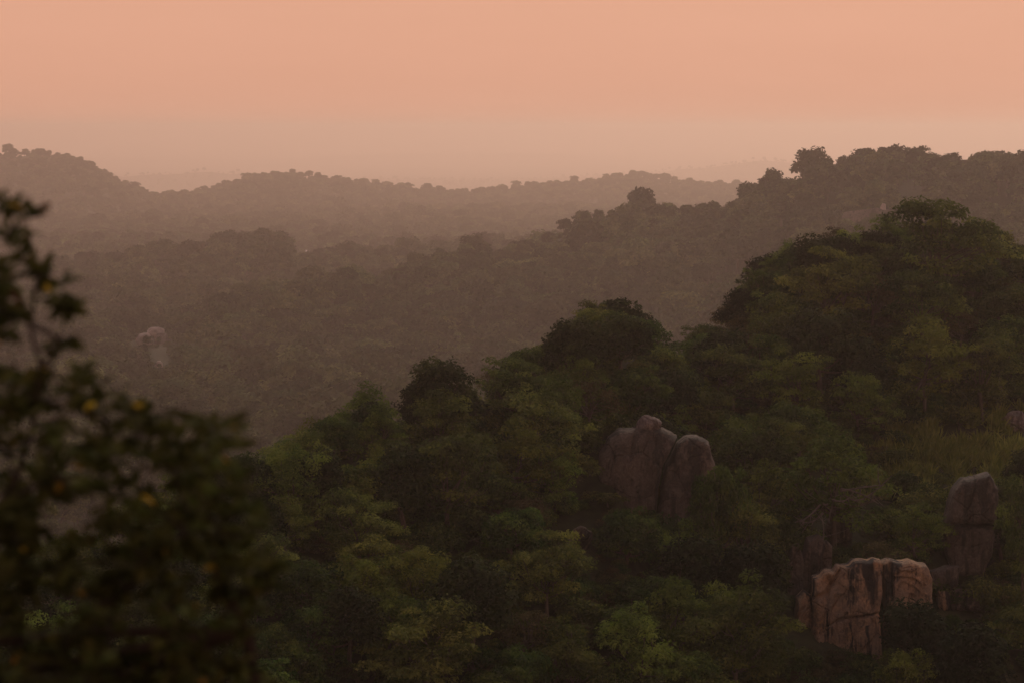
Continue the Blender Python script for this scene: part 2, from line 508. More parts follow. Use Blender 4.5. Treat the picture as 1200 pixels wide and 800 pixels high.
def leaves(centers, n_per, L, W, rs, flat=0.4, up=0.55, low=-0.45, inner=0.25):
    """Folded leaf sprays over clumps; centers rows are (x, y, z, rx, rz, tint)."""
    out_V, out_t = [], []
    for (cx, cy_, cz, rx, rz, tn) in centers:
        n = int(n_per * (rx / 1.1) ** 2)
        z = rs.uniform(low, 1, n); ph = rs.uniform(0, 2 * np.pi, n)
        s = np.sqrt(np.maximum(0, 1 - z * z))
        D = np.stack([s * np.cos(ph), s * np.sin(ph), z], -1)
        rf = np.where(rs.random(n) < inner, rs.uniform(0.3, 0.8, n), rs.uniform(0.78, 1.12, n))
        lump = 1 + 0.45 * n3(D * 1.7 + cx * 3.1 + cy_, int(abs(cz) * 10), 2)
        P = np.array([cx, cy_, cz]) + D * np.array([rx, rx, rz]) * (rf * lump)[:, None]
        Nn = D * 0.6 + np.array([0, 0, up]) + rs.normal(0, 0.45, (n, 3))
        Nn /= np.linalg.norm(Nn, axis=1)[:, None] + 1e-9
        Ax = D * 0.8 + rs.normal(0, 0.7, (n, 3)) + np.array([0, 0, -0.25])
        Ax -= Nn * (Ax * Nn).sum(1)[:, None]
        Ax /= np.linalg.norm(Ax, axis=1)[:, None] + 1e-9
        Sd = np.cross(Nn, Ax)
        l = L * rs.uniform(0.65, 1.35, n)[:, None]
        w = W * rs.uniform(0.65, 1.35, n)[:, None] * 0.5
        b0 = P - Ax * l * 0.5
        t0 = P + Ax * l * 0.5 - Nn * l * 0.12
        r0 = P + Sd * w - Nn * l * 0.08
        l0 = P - Sd * w - Nn * l * 0.08
        out_V.append(np.stack([b0, r0, t0, l0], 1).reshape(-1, 3))
        tt = np.clip(tn + rs.normal(0, 0.12, n), 0, 1)
        out_t.append(np.repeat(tt, 4))
    V = np.vstack(out_V)
    k = np.arange(len(V) // 4)[:, None] * 4
    F = np.vstack([k + [0, 1, 2], k + [0, 2, 3]])
    return V, F, np.concatenate(out_t)


def clumps_dome(rs, n, R_, H, z0, r=(0.9, 1.4), sq=0.75):
    C = []
    ph1, ph2 = rs.uniform(0, 6.28, 2)
    lx, ly = rs.normal(0, 0.11 * R_, 2)
    r = (r[0] * 0.75, r[1] * 1.15)
    for i in range(n):
        f = (i + 0.5) / n
        z = 1 - 1.25 * f
        a = i * 2.39996 + rs.uniform(-0.5, 0.5)
        s = math.sqrt(max(0.05, 1 - max(z, -0.3) ** 2))
        k = rs.uniform(0.6, 1.0) if i > 2 else 0.6
        rad = R_ * k * (0.8 + 0.2 * math.sin(a * 2 + ph1) + 0.16 * math.sin(a * 3 + ph2))
        q = rs.uniform(*r)
        C.append((s * math.cos(a) * rad + lx * z * 2, s * math.sin(a) * rad + ly * z * 2, z0 + H * (0.32 + 0.68 * z * k), q, q * sq * rs.uniform(0.8, 1.15), rs.uniform(0.15, 0.85)))
    return C


def clumps_tiers(rs, tiers, z0, sq=0.38, q=(0.8, 1.35)):
    C = []
    for (zt, rad, n) in tiers:
        ox, oy = rs.normal(0, 0.6, 2)
        for i in range(n):
            a = i * 2.39996 + rs.uniform(-0.4, 0.4)
            d = rad * math.sqrt((i + 0.4) / n) * rs.uniform(0.85, 1.1)
            qq = rs.uniform(*q)
            C.append((ox + d * math.cos(a), oy + d * math.sin(a), z0 + zt - 0.10 * d * d / max(rad, 1) + rs.normal(0, 0.55) + 0.12 * ox * d * math.cos(a), qq, qq * sq * rs.uniform(0.9, 1.9), rs.uniform(0.15, 0.9)))
    return C


def skeleton(C, rs, trunk_r, fork_z, n_limbs, lean=0.3):
    top = np.array([rs.uniform(-lean, lean), rs.uniform(-lean, lean), fork_z])
    parts = []
    P = curve((0, 0, -1.5), top, rs, 0.04, 6)
    parts.append(tube(P, np.linspace(trunk_r * 1.25, trunk_r * 0.7, 6), 8))
    idx = np.argsort(rs.random(len(C)))[:n_limbs]
    for i in idx:
        c = np.array(C[i][:3]); c = c - np.array([0, 0, C[i][4] * 0.3])
        st = P[-1] if rs.random() < 0.6 else P[-2] * 0.4 + P[-1] * 0.6
        Q = curve(st, c, rs, 0.10, 5)
        r0 = trunk_r * rs.uniform(0.35, 0.55)
        parts.append(tube(Q, np.linspace(r0, r0 * 0.22, 5), 5))
        for _ in range(2):
            k = rs.integers(2, 4)
            e = c + rs.normal(0, 0.7, 3) * np.array([1, 1, 0.5])
            parts.append(tube(curve(Q[k], e, rs, 0.1, 4), np.linspace(r0 * 0.4, r0 * 0.12, 4), 4))
    return join(parts)


class Proto:
    pass


def make_proto(kind, seed):
    rs = np.random.default_rng(seed)
    p = Proto(); p.kind = kind
    if kind == 'dense_evergreen_tree':
        C = clumps_dome(rs, 58, 3.3, 5.6, 2.6, (0.7, 1.15), 0.85)
        leaf, n, mat, fork, nl, bark, tr = (0.36, 0.22), 165, M_DARK, 3.4, 9, M_BARK, 0.26
        p.r, p.h, p.z0 = 3.8, 9.0, 1.2
    elif kind == 'umbrella_tree':
        C = clumps_tiers(rs, [(4.9, 1.9, 7), (4.0, 3.4, 14), (2.7, 3.7, 15), (1.0, 3.2, 10)], 3.0, 0.42, (0.6, 1.5))
        leaf, n, mat, fork, nl, bark, tr = (0.34, 0.17), 170, M_OLIVE, 3.6, 12, M_BARK, 0.22
        p.r, p.h, p.z0 = 4.3, 8.5, 3.0
    elif kind == 'feathery_tree':
        C = clumps_tiers(rs, [(5.2, 1.0, 4), (4.4, 2.1, 9), (3.4, 2.9, 13), (2.2, 3.2, 13), (0.9, 2.8, 8)], 2.2, 0.5, (0.6, 1.05))
        leaf, n, mat, fork, nl, bark, tr = (0.32, 0.14), 190, M_BRIGHT, 3.2, 12, M_BARK, 0.18
        p.r, p.h, p.z0 = 3.7, 8.0, 2.2
    elif kind == 'rounded_tree':
        C = clumps_dome(rs, 62, 3.5, 4.8, 2.2, (0.6, 1.05), 0.72)
        leaf, n, mat, fork, nl, bark, tr = (0.34, 0.19), 165, M_GREEN, 3.0, 10, M_BARK, 0.22
        p.r, p.h, p.z0 = 4.0, 7.6, 1.0
    elif kind == 'thin_tree':
        C = clumps_dome(rs, 22, 3.0, 4.4, 2.6, (0.6, 0.95), 0.6)
        leaf, n, mat, fork, nl, bark, tr = (0.30, 0.15), 120, M_BROWN, 3.2, 16, M_BARK, 0.16
        p.r, p.h, p.z0 = 3.2, 7.6, 2.6
    elif kind == 'leafy_shrub':
        C = clumps_dome(rs, 16, 1.7, 1.9, 0.5, (0.6, 0.95), 0.7)
        leaf, n, mat, fork, nl, bark, tr = (0.30, 0.17), 170, M_OLIVE if seed % 2 else M_GREEN, 0.7, 6, M_BARK, 0.09
        p.r, p.h, p.z0 = 2.1, 2.9, 0.3
    V, F, t = leaves(C, n, leaf[0], leaf[1], rs)
    p.crown = mesh_np(kind + "_crown", V, F, [mat], tint=t)
    Vt, Ft = skeleton(C, rs, tr, fork, nl)
    p.trunk = mesh_np(kind + "_trunk", Vt, Ft, [bark], smooth=True)
    p.C = C
    return p


PROTO = {k: [make_proto(k, s) for s in ss] for k, ss in {
    'dense_evergreen_tree': (1, 2, 3, 4), 'umbrella_tree': (11, 12, 13, 14), 'feathery_tree': (21, 22, 23), 'rounded_tree': (31, 32, 33, 34, 35), 'thin_tree': (41, 42), 'leafy_shrub': (51, 52, 53)}.items()}
LOOK = {'dense_evergreen_tree': 'dark dense domed tree', 'umbrella_tree': 'olive flat-crowned tree', 'feathery_tree': 'pale green feathery tree',
        'rounded_tree': 'rounded mid-green tree', 'thin_tree': 'brownish thin-leaved tree', 'leafy_shrub': 'low leafy shrub'}

# ------------------------------------------------------------------ rocks: where they stand (trees keep clear of them)
SPLIT = drop(765, 618, 280, 420)
CLIFF = drop(990, 748, 280, 420)
TALL = drop(1125, 668, 280, 420)
PILLARS = drop(950, 695, 280, 420)
LEDGE = drop(1108, 712, 280, 420)
CLEAR = [  # px0, py0, px1, py1, distance: nothing that is nearer may cover this much of the view
    (708, 496, 792, 578, SPLIT.y), (938, 662, 1030, 744, CLIFF.y), (1030, 660, 1066, 684, CLIFF.y), (926, 628, 968, 690, PILLARS.y), (1108, 560, 1148, 655, TALL.y), (1096, 664, 1126, 706, LEDGE.y),
    (1176, 482, 1200, 502, 420), (662, 616, 686, 640, 420), (1030, 742, 1040, 756, 420), (968, 572, 1000, 628, 420), (935, 562, 1035, 585, 420), (1070, 500, 1175, 545, 420)]

# ------------------------------------------------------------------ near hill: hand-placed trees first
# px, py of the crown's top, crown width in px, kind, variant, label
HERO = [
    (1096, 233, 150, 'umbrella_tree', 0, 'tall spreading flat-topped tree on the very summit of the main hill'),
    (1062, 254, 84, 'rounded_tree', 2, 'bushy tree leaning into the crown of the flat-topped summit tree'),
    (990, 270, 70, 'dense_evergreen_tree', 1, 'dark tree between the broad crest tree and the small round one'),
    (498, 434, 88, 'dense_evergreen_tree', 2, 'blackish rounded tree just downhill of the ragged nearly black one'),
    (1040, 250, 52, 'feathery_tree', 2, 'small airy tree poking above the crest just before the summit tree'),
    (978, 258, 44, 'thin_tree', 1, 'thin wispy tree breaking the crest beside the broad dark tree'),
    (925, 282, 50, 'feathery_tree', 0, 'small feathery tree breaking the steep edge of the main hill'),
    (1160, 262, 62, 'thin_tree', 0, 'thin see-through tree with bare forks beside the flat-topped summit tree'),
    (962, 266, 92, 'dense_evergreen_tree', 0, 'broad dark tree on the crest where the main hill begins to level off'),
    (912, 290, 84, 'dense_evergreen_tree', 1, 'dark tree on the steep edge of the main hill below its crest'),
    (876, 330, 74, 'dense_evergreen_tree', 2, 'dark tree lowest on the steep edge of the main hill above the notch'),
    (1020, 266, 70, 'rounded_tree', 0, 'small round tree on the crest just before the flat-topped summit tree'),
    (728, 337, 128, 'dense_evergreen_tree', 2, 'big dark domed tree crowning the middle knoll'),
    (668, 362, 92, 'dense_evergreen_tree', 0, 'dark tree on the knoll skyline beside the big domed one'),
    (618, 398, 74, 'rounded_tree', 1, 'round tree on the knoll skyline just above the ragged dark tree'),
    (532, 411, 106, 'dense_evergreen_tree', 1, 'ragged nearly black tree standing out on the lower skyline'),
    (576, 424, 46, 'thin_tree', 1, 'wispy brown tree between the ragged black tree and the knoll'),
    (434, 450, 96, 'feathery_tree', 0, 'yellow-green airy tree at the low end of the skyline'),
    (545, 464, 120, 'umbrella_tree', 1, 'broad flat-crowned olive tree below the ragged black tree'),
    (828, 388, 84, 'rounded_tree', 2, 'round tree at the bottom of the notch in the skyline'),
    (912, 362, 84, 'umbrella_tree', 2, 'layered yellowish tree standing inside the edge of the main hill'),
    (1086, 374, 110, 'feathery_tree', 1, 'pale feathery tree high in the middle of the main hill'),
    (1150, 400, 100, 'umbrella_tree', 1, 'wide layered olive tree below the summit at the picture edge'),
    (985, 502, 150, 'feathery_tree', 0, 'fresh green tree with bare pale branches hanging beneath it'),
    (928, 498, 86, 'feathery_tree', 1, 'fresh green feathery tree tucked against the bare-branched tree'),
    (870, 678, 124, 'feathery_tree', 1, 'bright layered green tree at the foot of the slope beside the orange cliff'),
    (752, 712, 122, 'feathery_tree', 0, 'bright rounded green tree at the bottom edge below the split boulder'),
    (610, 748, 96, 'rounded_tree', 2, 'light-topped round tree at the very bottom between two dark hollows'),
    (1078, 690, 110, 'dense_evergreen_tree', 0, 'dark bushy tree covering the right end of the orange cliff'),
    (1140, 716, 130, 'dense_evergreen_tree', 2, 'wide dark tree in the bottom corner under the tall cracked rock'),
    (540, 560, 110, 'umbrella_tree', 0, 'low spreading olive tree on the middle of the shoulder slope'),
    (640, 630, 116, 'umbrella_tree', 2, 'flat dark olive tree downhill from the pinkish slab'),
    (1172, 330, 90, 'rounded_tree', 1, 'rounded tree hanging over the far end of the main hill'),
]

near = []          # dicts: x y z s rot proto px py(top) w label


def add_near(x, y, z, s, kind, v, label=None, zs=1.0):
    p = PROTO[kind][v]
    pt = pix(x, y, z + p.h * s * zs)
    cpx = pix(x, y, z + (p.z0 + p.h) * 0.5 * s * zs)
    near.append(dict(x=x, y=y, z=z, s=s, zs=zs, kind=kind, v=v, p=p, px=float(pt[0]), top=float(pt[1]), cy=float(cpx[1]), w=2 * p.r * s / y / K, label=label, rot=rng.uniform(0, 6.28)))


for px, py, w, kind, v, lab in HERO:
    p = PROTO[kind][v]
    # the base stands where the ground makes the crown's top meet the pixel
    best = None
    for d in np.linspace(262, 425, 330):
        s = w * K * d / (2 * p.r)
        q = at(px, py, d)
        g = float(ground(np.array(q.x), np.array(d)))
        e = abs(g + p.h * s * 0.97 - q.z)
        if best is None or e < best[0]: best = (e, q.x, d, g, s, q.z)
    e, x, d, g, s, zt = best
    zs = float(np.clip((zt - g) / (p.h * s), 0.6, 1.4))
    add_near(x, d, g - 0.1, s, kind, v, lab, zs)


FRONT = [  # px, py of the top, distance, crown width px, kind, variant, label
    (838, 508, SPLIT.y - 5.5, 84, 'rounded_tree', 3, 'tall round tree pressed against the far side of the split boulder'),
    (712, 572, SPLIT.y - 6, 60, 'leafy_shrub', 0, 'leafy shrub hiding the near foot of the split boulder'),
    (786, 590, SPLIT.y - 6, 76, 'leafy_shrub', 1, 'leafy shrub at the foot of the dark crack in the boulder'),
    (1198, 566, TALL.y - 5, 70, 'umbrella_tree', 3, 'olive tree hiding the far side of the tall cracked rock'),
    (1146, 668, TALL.y - 6, 60, 'leafy_shrub', 2, 'leafy shrub growing on the broken ledge under the tall cracked rock'),
    (900, 640, CLIFF.y - 2, 74, 'rounded_tree', 4, 'round green tree standing in front of the dark rock pillars')]
for px, py, d, w, kind, v, lab in FRONT:
    q = at(px, py, d); p = PROTO[kind][v]; g = float(ground(np.array(q.x), np.array(q.y)))
    s_ = w * K * q.y / (2 * p.r)
    add_near(q.x, q.y, g - 0.1, s_, kind, v, lab, float(np.clip((q.z - g + 0.1) / (p.h * s_), 0.5, 2.2)))


def blocks(px, top, bot, w, y):
    for (a, b, c, e, dist) in CLEAR:
        if y < dist + 0.5 and px + w * 0.42 > a and px - w * 0.42 < c and bot > b and top < e:
            return True
    return False


def fill_near():
    cand = []
    for _ in range(9000):
        a = rng.uniform(-0.155, 0.155)
        y = rng.uniform(255, 425)
        cand.append((a * y, y))
    xs = np.array([c[0] for c in cand]); ys = np.array([c[1] for c in cand])
    zs_ = ground(xs, ys)
    taken = [(t['x'], t['y'], t['s'] * t['p'].r) for t in near]
    for x, y, z in zip(xs, ys, zs_):
        a = x / y
        yc = np.interp(a, NEAR_CREST[:, 0], NEAR_CREST[:, 1])
        if y > yc + 8 or z < CAM_Z - 62: continue
        px, _ = pix(x, y, z)
        n = vnoise(np.array(x / 14.0), np.array(y / 14.0), 5) + 0.5
        q = rng.random()
        py_g = float(pix(x, y, z)[1])
        grassy = 1050 < px < 1190 and 470 < py_g < 640
        if grassy: kind = 'leafy_shrub' if q < 0.8 else 'thin_tree'
        elif q < 0.10 + 0.25 * n: kind = 'umbrella_tree'
        elif q < 0.48: kind = 'rounded_tree'
        elif q < 0.62: kind = 'dense_evergreen_tree'
        elif q < 0.72: kind = 'feathery_tree'
        elif q < 0.80: kind = 'thin_tree'
        else: kind = 'leafy_shrub'
        v = int(rng.integers(len(PROTO[kind]))); p = PROTO[kind][v]
        s = rng.uniform(0.72, 1.18) * (0.9 if y > 380 else 1.0) * (0.85 if px < 480 else 1.0)
        r = p.r * s
        if any((x - tx) ** 2 + (y - ty) ** 2 < (0.50 * (r + tr)) ** 2 for tx, ty, tr in taken): continue
        pxc, top = pix(x, y, z + p.h * s)
        bot = pix(x, y, z + 0.3)[1]
        w = 2 * r / y / K
        if blocks(pxc, top, bot, w, y): continue
        # keep the drawn skyline: a tree here stays lower than the hand-placed ones
        lim = np.interp(pxc, [280, 400, 500, 590, 640, 690, 760, 795, 850, 900, 960, 1050, 1150, 1250], [530, 472, 442, 428, 388, 354, 362, 414, 356, 300, 272, 260, 274, 292])
        if top < lim:
            f = (bot - lim) / (bot - top)
            if f < 0.45: continue
            s *= f; r *= f
        taken.append((x, y, r))
        add_near(x, y, z - 0.1, s, kind, v)


fill_near()

# drop trees that no one could see from here: front to back over a coarse picture grid
def seen_share(items, cell, x0, x1, y0, y1):
    W_, H_ = int((x1 - x0) / cell), int((y1 - y0) / cell)
    occ = np.zeros((H_, W_), bool)
    gy, gx = np.mgrid[0:H_, 0:W_]
    gx = x0 + (gx + 0.5) * cell; gy = y0 + (gy + 0.5) * cell
    for t in sorted(items, key=lambda t: t['y']):
        a = t['w'] * 0.5; hgt = t['hpx'] * 0.5; cyy = t['top'] + hgt
        i0, i1 = int((t['px'] - a - x0) / cell), int((t['px'] + a - x0) / cell) + 2
        j0, j1 = int((t['top'] - y0) / cell), int((t['top'] + 2 * hgt - y0) / cell) + 2
        i0, j0 = max(i0, 0), max(j0, 0); i1, j1 = min(i1, W_), min(j1, H_)
        if i0 >= i1 or j0 >= j1:
            t['vis'] = 0; t['visn'] = 0; continue
        m = ((gx[j0:j1, i0:i1] - t['px']) / a) ** 2 + ((gy[j0:j1, i0:i1] - cyy) / hgt) ** 2 < 1
        o = occ[j0:j1, i0:i1]
        new = m & ~o
        t['visn'] = int(new.sum()); t['vis'] = t['visn'] / max(1, int(m.sum()))
        o |= ((gx[j0:j1, i0:i1] - t['px']) / (a * 0.85)) ** 2 + ((gy[j0:j1, i0:i1] - cyy) / (hgt * 0.85)) ** 2 < 1


for t in near:
    t['hpx'] = (t['p'].h - t['p'].z0 * 0.8) * t['s'] * t['zs'] / t['y'] / K
seen_share(near, 4, -160, 1360, 150, 900)
off = [t for t in near if not (-20 < t['px'] < 1220 and t['top'] < 800)]
vis = [t for t in near if -20 < t['px'] < 1220 and t['top'] < 800 and (t['vis'] > 0.06 or t['label'])]
print("near trees", len(near), "kept", len(vis), "off", len(off))


def zone(t):
    x, y = t['px'], t['cy']
    if x < 300: return "behind the blurred leaves"
    if y > 640:
        if x < 460: return "low down beside the blurred leaves"
        if x < 640: return "on the dark lower slope"
        if x < 860: return "downhill of the split boulder"
        return "around the foot of the orange cliff"
    if x < 480: return "on the low shoulder"
    if x < 640: return "on the shoulder under the ragged black tree" if y < 560 else "on the middle of the shoulder slope"
    if x < 850:
        if y < 490: return "on the knoll above the split boulder"
        return "around the split boulder"
    if y < 400: return "near the summit of the main hill"
    if y < 500: return "halfway up the main hill"
    if x < 1040: return "around the bare-branched tree"
    return "around the tall cracked rock"


ORD = ['', 'second', 'third', 'fourth', 'fifth', 'sixth', 'seventh', 'eighth', 'ninth', 'tenth', 'eleventh', 'twelfth', 'thirteenth', 'fourteenth', 'fifteenth', 'sixteenth', 'seventeenth', 'eighteenth', 'nineteenth', 'twentieth']


def number_labels(items, zone_of, look_of):
    combos = {}
    for t in items:
        if not t.get('label'): combos.setdefault((look_of(t), zone_of(t)), []).append(t)
    for (look, zn), ts in combos.items():
        ts.sort(key=lambda t: t['px'])
        for i, t in enumerate(ts):
            if len(ts) == 1: t['label'] = f"only {look} {zn}"
            elif i == 0: t['label'] = f"leftmost {look} {zn}"
            elif i == len(ts) - 1: t['label'] = f"rightmost {look} {zn}"
            else: t['label'] = f"{look} {zn}, {ORD[min(i, 19)]} from the left"


number_labels(vis, zone, lambda t: LOOK[t['kind']])


def place_tree(t):
    p = t['p']
    e = link(t['kind'], None, None, (t['x'], t['y'], t['z']), (rng.normal(0, 0.03), rng.normal(0, 0.03), t['rot']))
    e.empty_display_size = 0.5
    e.scale = (t['s'], t['s'], t['s'] * t['zs'])
    shrub = t['kind'] == 'leafy_shrub'
    tag(e, t['label'], "shrub" if shrub else "tree", "shrubs on the near hill" if shrub else "trees on the near hill")
    link("stem" if shrub else "trunk", p.trunk, e)
    c = link("crown", p.crown, e)
    t['obj'], t['crown_obj'] = e, c
    return e


for t in vis: place_tree(t)

# pale bare branches under the fresh green tree above the cliff
hero_bare = next(t for t in vis if t['label'].startswith('fresh green tree with bare'))
rs = np.random.default_rng(77)
inv = Matrix.LocRotScale(Vector((hero_bare['x'], hero_bare['y'], hero_bare['z'])), hero_bare['obj'].rotation_euler, hero_bare['obj'].scale).inverted()
for (ax, ay, bx, by) in [(972, 612, 985, 562), (985, 575, 1036, 568), (985, 572, 1030, 590), (975, 585, 1002, 574), (965, 600, 930, 604), (962, 590, 925, 612), (970, 590, 940, 572), (990, 580, 1046, 556), (955, 640, 962, 600)]:
    d = hero_bare['y'] - 3.6
    P = curve(at(ax, ay, d), at(bx, by, d + rs.uniform(-1, 0.5)), rs, 0.14, 7)
    parts_ = [tube(P, np.linspace(0.10, 0.03, 7), 5)]
    for _ in range(5):
        k = rs.integers(2, 6)
        e_ = P[k] + rs.normal(0, 0.9, 3) * np.array([1, 0.5, 0.6])
        parts_.append(tube(curve(P[k], e_, rs, 0.15, 4), np.linspace(0.04, 0.012, 4), 4))
    V, F = join(parts_)
    V = np.array([inv @ Vector(v) for v in V])
    o = link("bare_branch", mesh_np("bare_branch", V, F, [M_PALE], smooth=True), hero_bare['obj'])

# ------------------------------------------------------------------ rocks
def rock_mesh(name, size, seed, mat, box=3.5, rough=0.12, fluted=0.0, levels=5, top_slant=0.0, facet=0.0, cuts=9):
    """Weathered block: rounded box (superellipsoid) worn by noise, optional vertical flutes; stands on z = 0."""
    bm = bmesh.new()
    bmesh.ops.create_icosphere(bm, subdivisions=levels, radius=1)
    V = np.array([v.co[:] for v in bm.verts])
    F = np.array([[v.index for v in f.verts] for f in bm.faces])
    bm.free()
    k = (np.abs(V) ** box).sum(1) ** (-1 / box)
    V = V * k[:, None]
    sx, sy, sz = size
    Nn = V / np.linalg.norm(V, axis=1)[:, None]
    rs = np.random.default_rng(seed * 13 + 1)
    for _ in range(cuts):                                 # broken faces: flat planes that slice the mass
        c = rs.normal(0, 1, 3) * np.array([1, 0.9, 0.75]); c /= np.linalg.norm(c)
        if c[2] < -0.2: c[2] *= -1
        far = (V @ c).max()
        lim = far * rs.uniform(0.72, 0.93)
        V = V - c * (np.maximum(0, V @ c - lim) * 0.92)[:, None]
    W = V * np.array([sx, sy, sz]) * 0.5
    sc = max(size)
    n = n3(W / (sc * 0.33) + seed * 3.7, seed, 4)
    W = W + Nn * (n * rough * min(size) * 1.3 + n3(W * 1.7 + seed, seed + 40, 3) * 0.10)[:, None]
    if facet:
        q = n3(W / (sc * 0.18) + seed, seed + 3, 1)
        W = W + Nn * (np.round(q * 4) / 4 * facet)[:, None]
    if fluted:
        f = fbm(W[:, 0] * 0.9 + seed * 5, W[:, 2] * 0.07, seed + 2, 3)
        W[:, 1] += fluted * f * (1 - np.abs(Nn[:, 2]))
    W[:, 2] += top_slant * W[:, 0] * (W[:, 2] > 0)
    W[:, 2] += sz * 0.5
    return mesh_np(name, W, F, [mat], smooth=True)


def rock_thing(name, label, base, rot=0.0):
    e = link(name, None, None, base, (0, 0, rot))
    tag(e, label, "boulder" if 'cliff' not in name else "cliff")
    return e


def mass(thing_o, name, outline, d, thick, seed, mat, cracks=(), rough=0.35, fluted=0.15, p=5.0, lean=0.12, step=0.9):
    """A closed rock body with the given outline: steep front, rounded rim, grooves where it is cracked."""
    pts = [at(x, y, d) for x, y in outline]
    B = np.array([(q.x, q.z) for q in pts])
    c = (B.max(0) + B.min(0)) / 2
    nt, nr = 240, 46
    th = np.linspace(-np.pi, np.pi, nt, endpoint=False)
    dx, dz = np.cos(th), np.sin(th)
    rb = np.full(nt, 0.05)
    for k in range(len(B)):                               # where each ray from the middle leaves the outline
        a_, b_ = B[k] - c, B[(k + 1) % len(B)] - c
        ex, ez = b_ - a_
        den = dx * ez - dz * ex
        den = np.where(np.abs(den) < 1e-9, 1e-9, den)
        t_ = (a_[0] * ez - a_[1] * ex) / den
        u_ = (a_[0] * dz - a_[1] * dx) / den
        rb = np.where((t_ > 0) & (u_ >= -1e-6) & (u_ <= 1 + 1e-6), np.maximum(rb, t_), rb)
    rb = rb * (1 + 0.05 * fbm(th * 4 + seed, th * 0 + seed, seed, 3))
    r = np.linspace(0, 1, nr + 1)[1:] ** 0.8
    X = c[0] + r[:, None] * (rb * np.cos(th))[None, :]
    Z = c[1] + r[:, None] * (rb * np.sin(th))[None, :]
    dep = thick * (1 - np.clip(r, 0, 1)[:, None] ** p) ** (1 / p) * np.ones_like(X)
    edge_ = np.clip((1 - r)[:, None] * 6, 0, 1)
    blocky = fbm(X * 0.55 + seed * 3, Z * 0.32, seed, 2)
    relief = rough * fbm(X * 0.8 + seed, Z * 0.6, seed + 1, 5) + fluted * fbm(X * 1.1 + seed, Z * 0.06 + seed, seed + 2, 3) + step * np.round(blocky * 4 + 0.25 * fbm(X * 1.5, Z * 1.5, seed + 8, 2)) / 4
    dep = dep + edge_ * relief
    for ck in cracks:
        w = ck[0]; q = [at(x, y, d) for x, y in ck[1:]]
        dist = np.full(X.shape, 1e9)
        for a_, b_ in zip(q[:-1], q[1:]):
            ax, az_ = a_.x, a_.z; bx, bz = b_.x - ax, b_.z - az_
            t_ = np.clip(((X - ax) * bx + (Z - az_) * bz) / (bx * bx + bz * bz), 0, 1)
            dist = np.minimum(dist, np.hypot(X - ax - t_ * bx, Z - az_ - t_ * bz))
        dist = dist + 0.12 * fbm(X * 2.2, Z * 2.2, seed + 6, 2)
        dep = dep - 1.6 * w / 0.4 * np.exp(-(np.maximum(dist, 0) / w) ** 2)
    Yf = d + 1.0 - dep + lean * (Z - c[1])
    Yb = d + 1.2 + 1.5 * thick * (1 - r[:, None] ** 2) ** 0.5 + lean * (Z - c[1])
    Cf = np.array([[c[0], Yf[0].mean(), c[1]]]); Cb = np.array([[c[0], Yb[0].mean(), c[1]]])
    Vf = np.stack([X, Yf, Z], -1).reshape(-1, 3); Vb = np.stack([X, Yb, Z], -1).reshape(-1, 3)
    V = np.vstack([Vf, Vb, Cf, Cb]) - np.array(thing_o.location)
    n = nr * nt
    ii, jj = np.meshgrid(np.arange(nr - 1), np.arange(nt), indexing='ij'); j2 = (jj + 1) % nt
    Ff = np.stack([ii * nt + jj, ii * nt + j2, (ii + 1) * nt + j2, (ii + 1) * nt + jj], -1).reshape(-1, 4)
    Fb = Ff[:, ::-1] + n
    k = np.arange(nt); k2 = (k + 1) % nt; l = (nr - 1) * nt
    rim = np.stack([l + k, l + k2, n + l + k2, n + l + k], -1)
    capf = np.stack([np.full(nt, 2 * n), k2, k], -1); capb = np.stack([np.full(nt, 2 * n + 1), n + k, n + k2], -1)
    return link(name, mesh_np(name, V, [np.vstack([Ff, Fb, rim])[:, ::-1], np.vstack([capf, capb])], [mat], smooth=True), thing_o)


D = SPLIT.y - 1.0
t = rock_thing("split_boulder", "large grey boulder split by a dark crack among trees on the near hill", SPLIT)
mass(t, "rock_half", [(700, 560), (703, 532), (712, 514), (726, 504), (744, 503), (756, 499), (776, 501), (794, 512), (788, 524), (777, 545), (772, 570), (769, 600), (766, 640), (735, 640), (706, 620)], D, 3.0, 3, M_ROCK,
     [(0.14, (745, 496), (742, 518), (737, 535))], lean=0.2, p=4)
mass(t, "rock_half", [(794, 518), (802, 512), (818, 511), (832, 518), (838, 548), (838, 600), (832, 640), (770, 640), (771, 610), (775, 572), (780, 547), (790, 527)], D + 0.5, 3.0, 14, M_ROCK, lean=0.2, p=7, step=0.5)
cap = at(759, 503, D + 1.2)
e = link("capstone", rock_mesh("capstone", (2.1, 1.7, 1.3), 21, M_PALEROCK, box=2.5, rough=0.12, levels=4), None, cap - Vector((0, 0.3, 0.12)), (0, R(8), 0.4))
tag(e, "small pale round stone perched on top of the split boulder", "stone")

D = CLIFF.y - 0.6
t = rock_thing("orange_cliff", "orange-tan rock face streaked with black stains at the foot of the slope", CLIFF)
mass(t, "rock_face", [(951, 700), (953, 677), (962, 675), (966, 670), (977, 669), (981, 662), (996, 661), (1001, 657), (1018, 659), (1024, 656), (1033, 658), (1034, 690), (1030, 715), (1032, 778), (947, 778), (950, 725)], D, 2.6, 5, M_CLIFF,
     [(0.16, (953, 698), (968, 692), (985, 664)), (0.1, (950, 742), (985, 722), (1030, 716))], fluted=0.12, p=12, lean=0.14, step=1.0)
mass(t, "rock_face", [(1033, 659), (1040, 655), (1052, 658), (1066, 657), (1086, 662), (1092, 676), (1090, 745), (1036, 755), (1036, 690)], D + 0.8, 2.4, 16, M_CLIFF, [(0.14, (1042, 656), (1044, 700))], fluted=0.15, p=12, lean=0.14, step=0.9)
mass(t, "buttress", [(932, 722), (934, 700), (942, 693), (951, 697), (952, 735), (949, 752), (938, 752)], D - 0.3, 1.4, 27, M_CLIFF, p=5)
D = PILLARS.y
